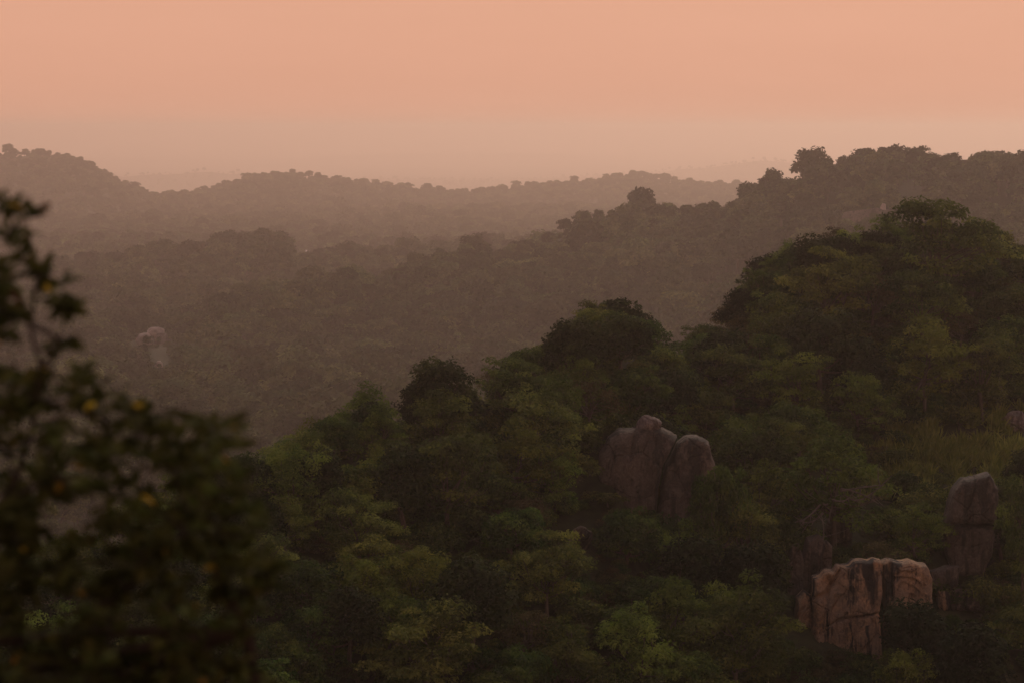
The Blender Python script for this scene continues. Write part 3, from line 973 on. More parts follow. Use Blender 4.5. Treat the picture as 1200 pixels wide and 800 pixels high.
t = rock_thing("rock_pillars", "dark grey upright rock columns leaning together above the orange cliff", PILLARS)
for i, ol in enumerate([[(921, 690), (923, 662), (929, 640), (937, 638), (942, 655), (941, 705), (924, 705)], [(939, 705), (941, 652), (946, 631), (960, 626), (968, 636), (962, 668), (957, 705)], [(960, 690), (963, 645), (969, 634), (976, 640), (974, 690)]]):
    mass(t, "column", ol, D + 0.5 * i - 0.4, 1.3, 40 + i, M_ROCK, p=6, step=0.5)
D = TALL.y - 0.5
t = rock_thing("tall_cracked_rock", "tall grey-brown rock with a level crack across it below yellow grass", TALL)
mass(t, "upper_block", [(1107, 612), (1111, 590), (1118, 572), (1129, 561), (1143, 559), (1160, 554), (1170, 572), (1166, 612), (1136, 613)], D + 0.3, 2.6, 51, M_ROCK, [(0.1, (1144, 556), (1136, 585), (1128, 600))], lean=0.22, p=6, step=0.5)
mass(t, "lower_block", [(1105, 617), (1135, 615), (1164, 615), (1163, 645), (1150, 672), (1118, 672), (1109, 655), (1106, 635)], D, 2.8, 57, M_ROCK, p=8, step=0.4)
mass(t, "stone", [(1113, 660), (1119, 651), (1127, 654), (1129, 668), (1116, 670)], D - 1.9, 0.7, 63, M_PALEROCK, p=2.5, fluted=0.0)
D = LEDGE.y - 0.4
t = rock_thing("rock_ledge", "broken brown ledge of small blocks right below the tall cracked rock", LEDGE)
mass(t, "block", [(1091, 670), (1110, 664), (1126, 664), (1123, 686), (1112, 694), (1094, 692)], D + 0.4, 1.4, 70, M_ROCK, p=4)
mass(t, "block", [(1099, 692), (1115, 688), (1114, 716), (1100, 716)], D, 1.2, 74, M_CLIFF, p=4)
mass(t, "block", [(1115, 692), (1148, 690), (1150, 716), (1116, 716)], D + 0.2, 1.2, 78, M_ROCK, [(0.15, (1130, 690), (1131, 716))], p=4, fluted=0.5)


def lone(name, label, px, py, d_lo, d_hi, size, seed, mat, tilt=(0, 0, 0), cat="boulder", **kw):
    q = drop(px, py, d_lo, d_hi)
    o = link(name, rock_mesh(name, size, seed, mat, **kw), None, q - Vector((0, 0, size[2] * 0.15)), tilt)
    tag(o, label, cat)
    return q


lone("round_boulder", "small round pinkish boulder at the picture edge above the tall cracked rock", 1190, 503, 300, 430, (2.4, 2.2, 2.0), 81, M_PALEROCK, box=2.4)
lone("rock_slab", "small pinkish slab tilted among dark trees downhill of the split boulder", 673, 640, 280, 430, (2.0, 1.2, 2.0), 85, M_ROCK, (R(10), R(28), 0.3), box=4)
lone("shaded_boulder", "dim upright boulder under the bare pale branches", 984, 632, 280, 430, (2.8, 2.5, 4.6), 88, M_ROCK, box=2.6)
lone("white_stone", "tiny whitish stone in front of the dark bush at the cliff foot", 1016, 762, 280, 400, (0.8, 0.7, 0.8), 91, M_PALEROCK, cat="stone", box=2.6)

# ------------------------------------------------------------------ undergrowth and grass on the near hill
def scatter(name, P, scale, rotz, pick, protos, kind="stuff"):
    """One object that spreads instances of the given real objects' meshes over points."""
    me = bpy.data.meshes.new(name)
    me.from_pydata([tuple(p) for p in P], [], [])
    a = me.attributes.new("size", 'FLOAT', 'POINT'); a.data.foreach_set("value", np.asarray(scale, np.float32))
    a = me.attributes.new("turn", 'FLOAT_VECTOR', 'POINT')
    rv = np.zeros((len(P), 3), np.float32); rv[:, 2] = rotz; rv[:, :2] = np.random.default_rng(5).normal(0, 0.06, (len(P), 2))
    a.data.foreach_set("vector", rv.ravel())
    a = me.attributes.new("choice", 'INT', 'POINT'); a.data.foreach_set("value", np.asarray(pick, np.int32))
    o = link(name, me)
    ng = bpy.data.node_groups.new(name, 'GeometryNodeTree')
    ng.interface.new_socket("Geometry", in_out='INPUT', socket_type='NodeSocketGeometry')
    ng.interface.new_socket("Geometry", in_out='OUTPUT', socket_type='NodeSocketGeometry')
    N, L = ng.nodes, ng.links
    gi, go = N.new("NodeGroupInput"), N.new("NodeGroupOutput")
    jn = N.new("GeometryNodeJoinGeometry")
    for po in reversed(protos):
        oi = N.new("GeometryNodeObjectInfo"); oi.transform_space = 'ORIGINAL'
        oi.inputs["Object"].default_value = po
        gi2 = N.new("GeometryNodeGeometryToInstance")
        L.new(oi.outputs["Geometry"], gi2.inputs[0]); L.new(gi2.outputs[0], jn.inputs[0])
    ip = N.new("GeometryNodeInstanceOnPoints")
    ip.inputs["Pick Instance"].default_value = True

    def attr(n, t):
        q = N.new("GeometryNodeInputNamedAttribute"); q.data_type = t; q.inputs[0].default_value = n
        return next(s for s in q.outputs if s.enabled and s.name == "Attribute")
    L.new(gi.outputs[0], ip.inputs["Points"]); L.new(jn.outputs[0], ip.inputs["Instance"])
    L.new(attr("choice", 'INT'), ip.inputs["Instance Index"])
    e2r = N.new("FunctionNodeEulerToRotation"); L.new(attr("turn", 'FLOAT_VECTOR'), e2r.inputs[0])
    L.new(e2r.outputs[0], ip.inputs["Rotation"])
    L.new(attr("size", 'FLOAT'), ip.inputs["Scale"])
    L.new(ip.outputs[0], go.inputs[0])
    md = o.modifiers.new("scatter", 'NODES'); md.node_group = ng
    tag(o, kind=kind)
    return o


def undergrowth():
    n = 7500
    a = rng.uniform(-0.155, 0.155, n); y = rng.uniform(252, 425, n); x = a * y
    z = ground(x, y)
    yc = np.interp(a, NEAR_CREST[:, 0], NEAR_CREST[:, 1])
    s = rng.uniform(0.4, 1.05, n)
    px, top = pix(x, y, z + 2.9 * s); _, bot = pix(x, y, z)
    ok = (y < yc + 10) & (z > CAM_Z - 64)
    grass = (px > 1040) & (px < 1185) & (bot > 490) & (bot < 600)
    ok &= ~(grass & (rng.random(n) < 0.75))
    for i in np.nonzero(ok)[0]:
        if blocks(px[i], top[i], bot[i], 4.2 * s[i] / y[i] / K, y[i]): ok[i] = False
    i = np.nonzero(ok)[0]
    protos = []
    for k in ('leafy_shrub', 'rounded_tree', 'thin_tree'):
        seen_v = {}
        for t in vis:
            if t['kind'] == k and t['v'] not in seen_v: seen_v[t['v']] = t['crown_obj']
        protos += list(seen_v.values())[:2]
    pick = rng.integers(0, len(protos), len(i))
    names = [p.data.name.rsplit('_crown', 1)[0] for p in protos]
    sc = np.array([s[j] * (1.0 if 'shrub' in names[q] else 0.42) for j, q in zip(i, pick)])
    P = np.stack([x[i], y[i], z[i] - 0.15], -1)
    P[:, 2] -= np.array([0 if 'shrub' in names[q] else 0.8 * s[j] for j, q in zip(i, pick)])
    o = scatter("undergrowth", P, sc, rng.uniform(0, 6.28, len(i)), pick, protos)
    tag(o, "dark scrub filling the gaps between the trees of the near hill")


undergrowth()


def grass_patch():
    rs = np.random.default_rng(5)
    Vs, ts = [], []
    n = 0
    while n < 480:
        px, py = rs.uniform(1010, 1200), rs.uniform(470, 640)
        w = math.exp(-((px - 1115) / 55) ** 2 - ((py - 535) / 40) ** 2)
        if rs.random() > w + 0.05 or vnoise(np.array(px / 16.0), np.array(py / 11.0), 4) < -0.02: continue
        n += 1
        q = drop(px, py, 300, 425)
        hgt = rs.uniform(0.8, 2.0)
        m = 34
        b = np.array(q) + rs.normal(0, 0.28, (m, 3)) * np.array([1, 1, 0]); b[:, 2] = q.z - 0.05
        dirn = rs.normal(0, 0.38, (m, 3)); dirn[:, 2] = 1
        L = hgt * rs.uniform(0.5, 1.2, m)[:, None]
        tip = b + dirn * L; tip[:, 2] -= 0.25 * np.hypot(dirn[:, 0], dirn[:, 1]) * L[:, 0]
        mid = b * 0.5 + tip * 0.5 + np.array([0, 0, 0.12]) * L
        ang = rs.uniform(0, 6.28, m)
        sd_ = np.stack([np.cos(ang), np.sin(ang), 0 * ang], -1) * 0.085
        Vs.append(np.stack([b - sd_, b + sd_, mid + sd_ * 0.8, tip, mid - sd_ * 0.8], 1).reshape(-1, 3))
        ts.append(np.repeat(np.clip(rs.normal(0.55, 0.22, m), 0, 1), 5))
    V = np.vstack(Vs); k = np.arange(len(V) // 5)[:, None] * 5
    F = [k + [0, 1, 2, 4], k + [4, 2, 3]]
    mat = foliage_mat("yellowing_grass", (0.09, 0.11, 0.022), (0.2, 0.215, 0.045), (0.36, 0.34, 0.09), 0.35)
    o = link("grass", mesh_np("grass", V, F, [mat], tint=np.concatenate(ts)))
    tag(o, "tufts of yellowing grass on the open slope above the tall cracked rock", kind="stuff")


grass_patch()

# ------------------------------------------------------------------ the hazy ridges: single-mesh trees
def make_far_proto(seed, shape):
    rs = np.random.default_rng(seed)
    if shape == 'dome': C = clumps_dome(rs, 24, 3.9, 6.2, 3.0, (1.2, 1.9), 0.75); fork, h = 3.4, 9.6
    elif shape == 'tall': C = clumps_dome(rs, 20, 2.8, 7.5, 4.5, (1.1, 1.7), 0.8); fork, h = 5.0, 12.4
    elif shape == 'flat': C = clumps_tiers(rs, [(5.0, 2.2, 6), (4.0, 4.2, 12), (2.2, 4.0, 11), (0.3, 3.2, 6)], 3.6, 0.5, (1.1, 2.0)); fork, h = 5.0, 9.8
    else: C = clumps_dome(rs, 16, 3.2, 3.6, 1.4, (1.0, 1.6), 0.7); fork, h = 2.0, 5.8
    V, F, t = leaves(C, 42, 0.95, 0.6, rs)
    Vt, Ft = skeleton(C, rs, 0.28, fork, 6)
    Vt_ = np.vstack([V, Vt])
    me = mesh_np("ridge_tree_" + shape, Vt_, [F, Ft + len(V)], [M_HAZY, M_BARK], np.concatenate([np.zeros(len(F)), np.ones(len(Ft))]), tint=np.concatenate([t, np.full(len(Vt), 0.5)]))
    return dict(mesh=me, h=h, r=max(math.hypot(c[0], c[1]) + c[3] * 0.8 for c in C), z0=fork * 0.7, shape=shape)


FARP = [make_far_proto(101, 'dome'), make_far_proto(102, 'dome'), make_far_proto(103, 'tall'), make_far_proto(104, 'flat'), make_far_proto(105, 'low')]
FAR_LOOK = {'dome': 'hazy domed tree', 'tall': 'hazy tall narrow tree', 'flat': 'hazy flat-topped tree', 'low': 'hazy low bushy tree'}
FAR_NAME = {'dome': 'domed_tree', 'tall': 'narrow_tree', 'flat': 'flat_topped_tree', 'low': 'bushy_tree'}

MID_HERO = [  # px, py top, width px, prototype, label
    (555, 277, 46, 3, 'wide umbrella-shaped tree standing alone on the hazy ridge skyline'),
    (514, 287, 17, 2, 'thin little tree beside the lone umbrella-shaped one on the hazy skyline'),
    (486, 294, 22, 0, 'small round tree on the hazy skyline beyond the lone umbrella-shaped one'),
    (382, 311, 66, 1, 'large dark round tree towering from the hazy forest below the low ridge'),
    (320, 280, 56, 0, 'pale dome-shaped tree rising from the misty hollow'),
    (734, 240, 46, 3, 'flat tree on the hazy ridge where its crest levels out'),
    (776, 238, 36, 0, 'round tree at the end of the level stretch of the hazy ridge'),
    (690, 252, 60, 1, 'broad tree on the hazy ridge at the start of its level stretch'),
    (880, 212, 34, 0, 'round tree partway up the steep hazy skyline'),
    (905, 200, 36, 3, 'flat tree higher up the steep hazy skyline'),
    (952, 176, 60, 3, 'wide tree at the top of the steep hazy skyline'),
    (1014, 168, 48, 1, 'broad tree opening the highest stretch of the hazy ridge'),
    (1052, 168, 46, 0, 'domed tree in the middle of the highest hazy ridge'),
    (1078, 165, 36, 2, 'tallest tree on the highest hazy ridge'),
    (1110, 174, 30, 4, 'low tree in the dip of the highest hazy ridge'),
    (1168, 169, 66, 1, 'big dome tree closing the hazy ridge at the picture edge'),
    (640, 276, 44, 0, 'round tree on the hazy ridge before it steps up to the level stretch'),
    (830, 234, 40, 4, 'low tree on the hazy ridge just past its level stretch'),
]
mids = []
for px, py, w, v, lab in MID_HERO:
    p = FARP[v]
    lo, hi = (2400, 3000) if px == 320 else (1550, 2380)
    best = None
    for d in np.linspace(lo, hi, 300):
        s = w * K * d / (2 * p['r']); q = at(px, py, d); g = float(ground(np.array(q.x), np.array(d)))
        e_ = abs(g + p['h'] * s - q.z)
        if best is None or e_ < best[0]: best = (e_, q.x, d, g, s, q.z)
    e_, x, d, g, s, zt = best
    zs = float(np.clip((zt - g) / (p['h'] * s), 0.6, 1.6))
    mids.append(dict(x=x, y=d, z=g - 0.3, s=s, zs=zs, v=v, label=lab))

OUTCROP = drop(178, 404, 1400, 2400)
SLABROCK = drop(1016, 262, 1700, 2400)
HOUSE = drop(356, 298, 2500, 4700)
MCLEAR = [(156, 380, 200, 407, OUTCROP.y), (178, 418, 194, 434, OUTCROP.y - 85), (990, 241, 1056, 257, SLABROCK.y), (349, 288, 364, 297, HOUSE.y)]


def forest_points():
    P = []
    for (y0, y1, sp) in [(620, 1350, 10.0), (1350, 2500, 10.4), (2500, 3800, 11.0), (3800, 7100, 11.5), (7100, 11000, 34.0), (11000, 21000, 62.0)]:
        area = 0.5 * 0.32 * (y1 ** 2 - y0 ** 2)
        n = int(area / sp ** 2)
        y = np.sqrt(rng.uniform(y0 ** 2, y1 ** 2, n)); a = rng.uniform(-0.16, 0.16, n)
        P.append(np.stack([a * y, y], -1))
    return np.vstack(P)


P = forest_points()
gz = ground(P[:, 0], P[:, 1])
# terrain horizon in front of each point, per direction
ya = np.concatenate([np.arange(255, 430, 3.0), np.arange(430, 1000, 15.0), np.arange(1000, 3800, 16.0), np.arange(3800, 21100, 60.0)])
aa = np.linspace(-0.165, 0.165, 260)
AA, YA = np.meshgrid(aa, ya, indexing='ij')
TA = (ground(AA * YA, YA) - CAM_Z) / YA
RUN = np.maximum.accumulate(TA, axis=1)
ai = np.clip(np.round((P[:, 0] / P[:, 1] - aa[0]) / (aa[1] - aa[0])).astype(int), 0, len(aa) - 1)
yi = np.clip(np.searchsorted(ya, P[:, 1]) - 2, 0, len(ya) - 1)
hid = (gz + 19 - CAM_Z) / P[:, 1] < RUN[ai, yi] - 0.0008
keep = ~hid
P, gz = P[keep], gz[keep]
n = len(P)
far_off = P[:, 1] > 3800
big = fbm(P[:, 0] / 60, P[:, 1] / 60, 77, 2)
pick = np.where(rng.random(n) < 0.2, 4, np.where(rng.random(n) < 0.25, 3, np.where(rng.random(n) < 0.25, 2, rng.integers(0, 2, n))))
pick = np.where(far_off & ((pick == 2) | (pick == 3)), 4, pick)
size = np.clip(rng.normal(0.88, 0.27, n) + 0.5 * big, 0.45, 2.0) * np.where(P[:, 1] > 3800, 1.2, np.where(P[:, 1] < 1100, 0.9, np.where(P[:, 1] < 2500, 1.65, 1.5))) * np.where(P[:, 1] > 3800, np.exp(rng.normal(0, 0.13, n)) * np.where(rng.random(n) < 0.4, 0.75, 1.05), 1.0) * np.where(P[:, 1] > 7100, 1.25, 1.0)
hs = np.array([FARP[k]['h'] for k in range(5)])[pick] * size
rad = np.array([FARP[k]['r'] for k in range(5)])[pick] * size
px, top = pix(P[:, 0], P[:, 1], gz + hs)
bot = pix(P[:, 0], P[:, 1], gz)[1]
wpx = 2 * rad / P[:, 1] / K
ok = np.ones(n, bool)
lim = np.interp(px, [0, 100, 250, 340, 420, 470, 500, 530, 575, 600, 640, 670, 700, 740, 830, 860, 880, 930, 950, 1000, 1080, 1120, 1200], [420, 400, 350, 338, 332, 312, 303, 296, 298, 306, 290, 272, 258, 252, 250, 244, 230, 208, 190, 180, 178, 184, 180])
over = (P[:, 1] > 1350) & (P[:, 1] < np.interp(P[:, 0] / P[:, 1], MID_CREST[:, 0], MID_CREST[:, 1]) + 60) & (px > 420) & (top < lim)
f = np.where(over, np.clip((bot - lim) / np.maximum(bot - top, 1e-3), 0, 1), 1.0)
f = np.maximum(f, 0.5)
size = size * f; hs = hs * f; rad = rad * f; wpx = wpx * f; top = np.where(over, lim, top)
for (a, b, c, e_, dist) in MCLEAR:
    hit = (P[:, 1] < dist + 9) & (P[:, 1] > 900) & (px + wpx * 0.45 > a) & (px - wpx * 0.45 < c) & (bot > b) & (top < e_)
    f = np.where(hit, np.clip((bot - e_) / np.maximum(bot - top, 1e-3), 0, 1), 1.0)
    f = np.maximum(f, 0.34)
    size = size * f; hs = hs * f; rad = rad * f; wpx = wpx * f; top = np.where(hit, e_, top)
for t in mids:
    p = FARP[t['v']]; ok &= ~((P[:, 0] - t['x']) ** 2 + (P[:, 1] - t['y']) ** 2 < (0.8 * p['r'] * t['s'] + 0.5 * rad) ** 2)
cands = []
for i in np.nonzero(ok & (P[:, 1] > 1350) & (P[:, 1] < 2500) & (px > -10) & (px < 1210))[0]:
    cands.append(dict(i=i, y=P[i, 1], px=float(px[i]), top=float(top[i]), w=float(wpx[i]), hpx=float((bot[i] - top[i]) * 0.75)))
near_block = [dict(y=t['y'], px=t['px'], top=t['top'], w=t['w'], hpx=t['hpx']) for t in near]
seen_share(cands + near_block, 3, -30, 1230, 140, 640)
cands.sort(key=lambda t: -t['visn'])
chosen = cands[:270]
for c in chosen:
    i = c['i']; ok[i] = False
    mids.append(dict(x=P[i, 0], y=P[i, 1], z=gz[i] - 0.3, s=size[i], zs=rng.uniform(0.85, 1.0), v=int(pick[i]), label=None))
for t in mids:
    p = FARP[t['v']]; t['px'], t['top'] = (float(q) for q in pix(t['x'], t['y'], t['z'] + p['h'] * t['s'] * t['zs']))


def mid_zone(t):
    x, y = t['px'], t['top']
    crest = np.interp(x, [0, 200, 380, 500, 560, 620, 670, 720, 840, 890, 940, 1000, 1200], [400, 380, 330, 296, 284, 276, 254, 242, 236, 208, 184, 172, 172])
    if y < crest + 12:
        if x > 930: return "on the highest hazy crest"
        if x > 640: return "on the level stretch of hazy crest"
        if x > 430: return "on the crest by the umbrella tree"
        return "just clear of the blurred leaves" if x < 180 else "atop the misty forest before the house" if x < 320 else "atop the misty forest past the house"
    if x > 930: return "below the highest hazy crest"
    if x > 780: return "on the hazy slope behind the notch"
    if x > 640: return "on the hazy slope behind the knoll"
    if x > 500: return "downhill of the lone umbrella tree"
    if x > 400: return "on the hazy slope above the airy tree"
    if x > 280: return "around the large dark hazy tree"
    if x > 130: return "around the pale far stones"
    return "behind the blurred leaves"


number_labels(mids, mid_zone, lambda t: FAR_LOOK[FARP[t['v']]['shape']])
proto_objs = {}
for t in mids:
    p = FARP[t['v']]
    o = link(FAR_NAME[p['shape']], p['mesh'], None, (t['x'], t['y'], t['z']), (0, 0, rng.uniform(0, 6.28)))
    o.scale = (t['s'], t['s'], t['s'] * t['zs'])
    tag(o, t['label'], "tree", "trees on the hazy ridge")
    proto_objs.setdefault(t['v'], o)
idx = np.nonzero(ok)[0]
o = scatter("forest", np.stack([P[idx, 0], P[idx, 1], gz[idx] - 0.3], -1), size[idx], rng.uniform(0, 6.28, len(idx)), pick[idx], [proto_objs[k] for k in range(5)])
tag(o, "hazy forest covering the farther ridges and the plain beyond")
print("ridge trees", len(mids), "forest", len(idx))

# pale stones, bare slab and a white-roofed house far off in the haze
def far_rock(name, label, box_px, d, depth, seed, mat, parts=None, cat="boulder", **kw):
    x0, y0, x1, y1 = box_px
    a, b = at(x0, y1, d), at(x1, y0, d)
    w, h = b.x - a.x, b.z - a.z
    o = link(name, rock_mesh(name, (w, depth, h + 2.0), seed, mat, **kw), None, ((a.x + b.x) / 2, d + depth * 0.4, a.z - 2.0))
    tag(o, label, cat, "pale stones in the misty forest" if cat == "stone" else None)
    return o


far_rock("pale_stone", "squarish pale stone on the near side of the cluster in the misty forest", (159, 390, 178, 402), OUTCROP.y, 5, 201, M_FARSTONE, cat="stone", box=3)
far_rock("pale_stone", "flat pale stone lying on top of the cluster in the misty forest", (172, 384, 194, 392), OUTCROP.y + 3, 5, 203, M_FARSTONE, cat="stone", box=2.6)
far_rock("pale_stone", "greyer stone filling the far side of the cluster in the misty forest", (178, 390, 196, 404), OUTCROP.y + 1, 5, 205, M_PALEROCK, cat="stone", box=3)
far_rock("pale_stone", "small pale stone lying by itself below the cluster in the misty forest", (181, 423, 191, 431), drop(186, 431, 1400, 2400).y, 4, 207, M_FARSTONE, cat="stone", box=2.6)
far_rock("bare_rock_slab", "broad bare pinkish rock slab on the hazy ridge behind the summit", (984, 245, 1060, 272), SLABROCK.y, 14, 211, M_SLAB, box=3, rough=0.07, facet=0.4, levels=5)
far_rock("perched_block", "small pale block perched on the end of the bare hazy rock slab", (1032, 239, 1039, 246), SLABROCK.y + 2, 2.4, 213, M_FARSTONE, box=4)


def box_mesh(name, x0, x1, y0, y1, z0, z1, mat):
    V = [(x, y, z) for z in (z0, z1) for x, y in ((x0, y0), (x1, y0), (x1, y1), (x0, y1))]
    F = [(0, 3, 2, 1), (4, 5, 6, 7), (0, 1, 5, 4), (1, 2, 6, 5), (2, 3, 7, 6), (3, 0, 4, 7)]
    return mesh_np(name, V, np.array(F), [mat])


def plain_mat(name, c, rough=0.7):
    m, nt, N, L, out = new_mat(name)
    tc = N.new("ShaderNodeTexCoord"); nz = N.new("ShaderNodeTexNoise"); nz.inputs["Scale"].default_value = 1.5; nz.inputs["Detail"].default_value = 5
    L.new(tc.outputs["Object"], nz.inputs["Vector"])
    r = ramp(N, [(0.3, tuple(q * 0.85 for q in c)), (0.7, c)]); L.new(nz.outputs[0], r.inputs[0])
    p = N.new("ShaderNodeBsdfPrincipled"); p.inputs["Roughness"].default_value = rough
    L.new(r.outputs[0], p.inputs["Base Color"]); L.new(p.outputs[0], out.inputs[0])
    return m


h = link("house", None, None, HOUSE)
tag(h, "tiny white-roofed house half hidden by trees in the misty hollow", "house")
link("wall", box_mesh("wall", -2.6, 2.6, 0, 5, -2, 2.6, plain_mat("plaster", (0.6, 0.5, 0.42))), h)
wm = plain_mat("white_roof_sheet", (0.6, 0.58, 0.55), 0.5)
V = [(-3.1, -0.6, 2.5), (3.1, -0.6, 2.5), (3.1, 2.5, 4.0), (-3.1, 2.5, 4.0), (-3.1, 5.6, 2.5), (3.1, 5.6, 2.5)]
V += [(x, y, z - 0.15) for x, y, z in V]
F4 = np.array([(0, 1, 2, 3), (3, 2, 5, 4), (6, 9, 8, 7), (9, 10, 11, 8), (0, 6, 7, 1), (4, 5, 11, 10), (1, 7, 8, 2), (2, 8, 11, 5), (0, 3, 9, 6), (3, 4, 10, 9)])
link("roof", mesh_np("roof", V, F4, [wm]), h)

# ------------------------------------------------------------------ the blurred tree close to the camera
def close_tree():
    rs = np.random.default_rng(2024)
    D0 = 13.0
    root = Vector((-0.85, D0 + 0.25, float(ground(np.array(-0.85), np.array(D0 + 0.25)))))
    e = link("leafy_tree", None, None, root)
    tag(e, "blurred leafy tree close by with a few yellowed leaves, cut by the picture edge", "tree")
    edge = np.array([(228, 50), (245, 62), (275, 78), (300, 84), (340, 104), (400, 112), (440, 128), (462, 150), (470, 200), (478, 284), (520, 296), (560, 306), (620, 326), (690, 338), (740, 326), (800, 332), (1100, 340)], float)
    pts = []
    tries = 0
    while len(pts) < 800 and tries < 90000:
        tries += 1
        px, py = rs.uniform(-330, 330), rs.uniform(226, 1050)
        if px > np.interp(py, edge[:, 0], edge[:, 1]) - 16: continue
        dens = (0.95 if math.sin(px * 0.075 + 1.3) + math.sin(py * 0.105) > -0.2 else 0.25) if py < 440 else 1.0
        if py < 330 and (px > 62 or px < -60): dens = 0.12
        if 300 < py < 470 and 44 < px < 78: dens = 0.55
        if px < -30: dens *= 0.45
        if py > 860: dens *= 0.3
        if rs.random() > dens: continue
        dd = D0 + rs.normal(0, 0.42) * (0.35 + 0.65 * min(1, (py - 230) / 250))
        pts.append(np.array(at(px, py, dd)))
    pts = np.array(pts)
    # branch graph: each tip hooks on to the closest node that lies lower and nearer the trunk
    nodes = [np.array(root) + np.array([0.0, 0, 0]) - np.array([0, 0, 0.3])]
    par = [-1]
    trunk_pts = [(-0.86, D0 + 0.2, root.z + 1.0), (-0.80, D0 + 0.1, root.z + 1.8), (-0.9, D0, CAM_Z - 1.7), (-1.05, D0 + .05, CAM_Z - 1.2), (-1.25, D0, CAM_Z - 0.7)]
    for q in trunk_pts:
        nodes.append(np.array(q)); par.append(len(nodes) - 2)
    for chain in ([(at(-120, 820, D0)), at(-40, 700, D0 - .1), at(20, 560, D0), at(48, 430, D0), at(44, 320, D0), at(30, 250, D0)],
                  [at(-60, 860, D0), at(60, 780, D0 + .2), at(150, 690, D0), at(220, 600, D0 - .2), at(262, 520, D0 - .1)],
                  [at(-40, 900, D0 + .2), at(120, 850, D0 + .2), at(230, 760, D0), at(290, 690, D0)],
                  [at(-100, 760, D0 - .2), at(-20, 640, D0 - .2), at(60, 560, D0 - .3), at(130, 500, D0 - .2)]):
        last = 3
        for q in chain:
            nodes.append(np.array(q)); par.append(last); last = len(nodes) - 1
    n_main = len(nodes)
    order = np.argsort([np.min(np.linalg.norm(np.array(nodes) - p, axis=1)) for p in pts])
    tips = []
    for i in order:
        p = pts[i]
        A = np.array(nodes)
        dv = p - A
        dist = np.linalg.norm(dv, axis=1) + np.maximum(0, -dv[:, 2]) * 1.2
        j = int(np.argmin(dist))
        a = A[j]
        L = np.linalg.norm(p - a)
        if L > 0.16:
            m = a * 0.5 + p * 0.5 + rs.normal(0, 0.05 * L, 3) + np.array([0, 0, -0.07 * L])
            nodes.append(m); par.append(j); j = len(nodes) - 1
        nodes.append(p); par.append(j); tips.append(len(nodes) - 1)
    N_ = len(nodes)
    w = np.ones(N_)
    for k in range(N_ - 1, 0, -1): w[par[k]] += w[k]
    radius = 0.0017 * w ** 0.38
    parts_main, parts_twig = [], []
    A = np.array(nodes)
    for k in range(1, N_):
        r1 = radius[k]; r0 = min(radius[par[k]], r1 * 1.7)
        (parts_main if w[k] > 26 else parts_twig).append(tube([A[par[k]], A[par[k]] * 0.5 + A[k] * 0.5 + rs.normal(0, 0.07, 3) * np.linalg.norm(A[par[k]] - A[k]), A[k]], [r0, (r0 + r1) / 2, r1], 6 if w[k] > 26 else 4))
    bark = bark_mat("young_brown_bark", (0.035, 0.026, 0.018), (0.085, 0.062, 0.045), 30)
    V, F = join(parts_main); link("trunk", mesh_np("close_trunk", V - np.array(root), F, [bark], smooth=True), e)
    V, F = join(parts_twig); o = link("twigs", mesh_np("close_twigs", V - np.array(root), F, [bark], smooth=True), e); tag(o, kind="stuff")

    green = foliage_mat("close_green_leaf", (0.034, 0.044, 0.013), (0.08, 0.094, 0.025), (0.15, 0.155, 0.042), 0.22, 20, 0.35)
    ochre = foliage_mat("yellowed_leaf", (0.26, 0.16, 0.02), (0.4, 0.25, 0.03), (0.46, 0.31, 0.05), 0.45, 20, 0.2)
    brownm = foliage_mat("reddish_young_leaf", (0.04, 0.024, 0.012), (0.06, 0.034, 0.018), (0.09, 0.045, 0.025), 0.35, 20, 0.25)

    def leaf_shape(L, W, curl):
        t = np.linspace(0, 1, 6)
        half = W * 0.5 * np.sin(np.pi * t ** 0.85) ** 0.8
        z = -curl * L * t ** 2
        x = L * t
        mid_ = np.stack([x, 0 * t, z], -1)
        l_ = np.stack([x, half, z + half * 0.35], -1)[1:-1]
        r_ = np.stack([x, -half, z + half * 0.35], -1)[1:-1]
        V = np.vstack([mid_, l_, r_])
        F3, F4 = [], []
        for side, off in ((1, 6), (-1, 10)):
            tri = [(0, 1, off), (4, 5, off + 3)]
            quads = [(k, k + 1, off + k, off + k - 1) for k in range(1, 4)]
            for q in tri: F3.append(q if side > 0 else q[::-1])
            for q in quads: F4.append(q if side > 0 else q[::-1])
        return V, np.array(F3), np.array(F4)
    shapes = [leaf_shape(0.082, 0.040, 0.15), leaf_shape(0.092, 0.043, 0.3), leaf_shape(0.07, 0.036, 0.05)]
    recs = []
    for k in tips:
        p = A[k]; base_dir = p - A[par[k]]
        base_dir /= np.linalg.norm(base_dir) + 1e-9
        m = rs.integers(8, 13)
        ph0 = rs.uniform(0, 6.28)
        hang = rs.random() < 0.35
        for q in range(m):
            ph = ph0 + q * 2.4
            side = np.array([math.cos(ph), math.sin(ph), rs.uniform(-0.2, 0.5)])
            d = base_dir * rs.uniform(0.1, 0.7) + side * 0.9 + np.array([0, 0, -0.7 if hang else 0.25])
            d /= np.linalg.norm(d)
            upv = np.array([0, 0, 1.0]) + rs.normal(0, 0.4, 3)
            y_ = np.cross(upv, d); y_ /= np.linalg.norm(y_) + 1e-9
            z_ = np.cross(d, y_)
            pos = p - base_dir * rs.uniform(0, 0.09) + d * 0.008
            recs.append((pos, d, y_, z_, rs.integers(3), rs.uniform(0.55, 0.98)))
    C = np.array([r[0] for r in recs])
    qx, qy = pix(C[:, 0], C[:, 1], C[:, 2])
    inside = (qx > 3) & (qx < 345) & (qy > 225) & (qy < 797)
    # the clearest leaves become objects of their own: the ones nearest the viewer in each patch of the picture, and all at the outline
    score = C[:, 1] - 0.5 * (np.interp(qy, edge[:, 0], edge[:, 1]) - qx < 22) - 0.35 * (qy < 450) + np.where(inside, 0, 50)
    chosen_i = set(np.argsort(score)[:292].tolist())
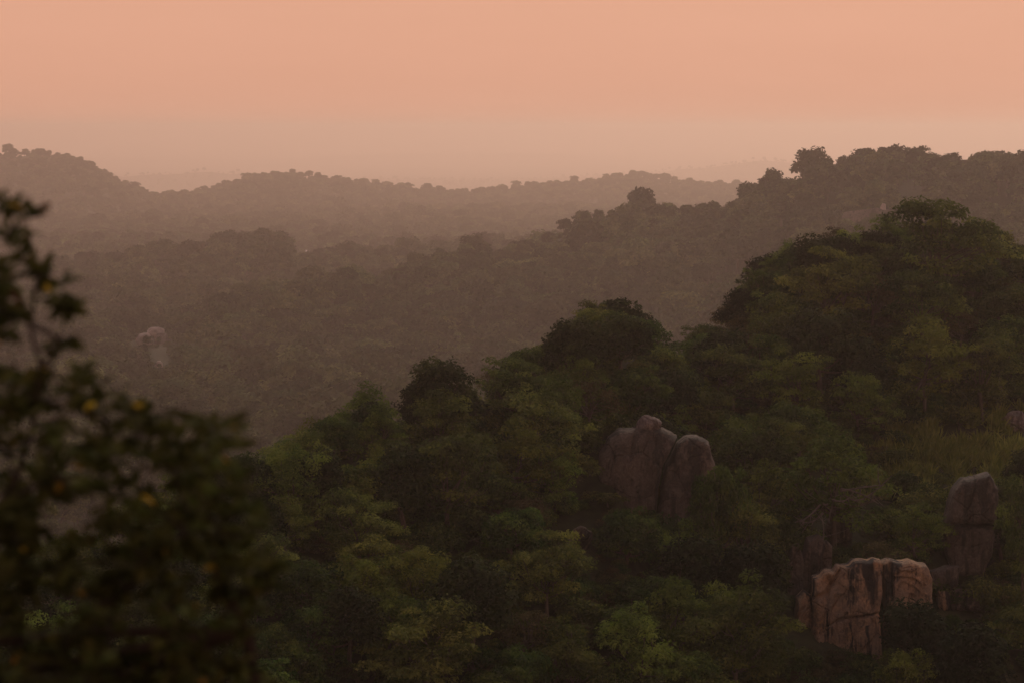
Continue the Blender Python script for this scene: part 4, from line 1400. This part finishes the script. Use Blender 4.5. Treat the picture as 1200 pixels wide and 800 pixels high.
    want = [(28, 252), (34, 416), (268, 658), (66, 572), (170, 468), (20, 772), (120, 640), (205, 640), (242, 790), (90, 545), (60, 238), (150, 720), (300, 560), (190, 560), (44, 640), (150, 590), (230, 700), (110, 700), (290, 640), (12, 520), (70, 330), (255, 545), (180, 770), (100, 470), (10, 405)]
    ylw = set()
    for wx, wy in want:
        near_ = [i for i in range(len(recs)) if i not in ylw and abs(qx[i] - wx) < 14 and abs(qy[i] - wy) < 14] or list(chosen_i - ylw)
        cand_ = sorted(near_, key=lambda i: C[i, 1])
        chosen_i.add(cand_[0])
        ylw.add(cand_[0])
    leaf_me = {}
    for s_i, (V, F3, F4) in enumerate(shapes):
        for nm, mt in (('g', green), ('y', ochre), ('b', brownm)):
            leaf_me[s_i, nm] = mesh_np("leaf_blade", V, [F3, F4], [mt], smooth=True, tint=np.full(len(V), 0.5))
    bulk_V, bulk_3, bulk_4, bulk_t, off = [], [], [], [], 0
    rootv = np.array(root)
    for i, (pos, d, y_, z_, si, sc) in enumerate(recs):
        V, F3, F4 = shapes[si]
        if i in chosen_i:
            nm = 'y' if i in ylw else ('b' if (220 < qy[i] < 420 and rs.random() < 0.12) else 'g')
            o = link("leaf", leaf_me[int(si), nm], e, Vector(pos - rootv))
            o.rotation_euler = Matrix((d, y_, z_)).transposed().to_euler()
            o.scale = (sc, sc, sc)
            if nm == 'y': o["label"] = "yellowed leaf among the dark green ones"
        else:
            W = (V * sc) @ np.stack([d, y_, z_]) + pos - rootv
            bulk_V.append(W); bulk_3.append(F3 + off); bulk_4.append(F4 + off); bulk_t.append(np.full(len(V), rs.uniform(0, 1))); off += len(V)
    o = link("foliage", mesh_np("close_foliage", np.vstack(bulk_V), [np.vstack(bulk_3), np.vstack(bulk_4)], [green], smooth=True, tint=np.concatenate(bulk_t)), e)
    tag(o, kind="stuff")
    print("close leaves", len(recs))


close_tree()

# ------------------------------------------------------------------ haze
def haze_box():
    m, nt, N, L, out = new_mat("haze_air")
    pv = N.new("ShaderNodeVolumePrincipled")
    pv.inputs["Color"].default_value = (1.0, 0.885, 0.815, 1)
    pv.inputs["Density"].default_value = HAZE_DENSITY
    pv.inputs["Anisotropy"].default_value = 0.85
    L.new(pv.outputs[0], out.inputs["Volume"])
    o = link("haze", box_mesh("haze", -101000, 101000, -101000, 101000, -162.0, HAZE_TOP, m))
    tag(o, kind="stuff")


haze_box()
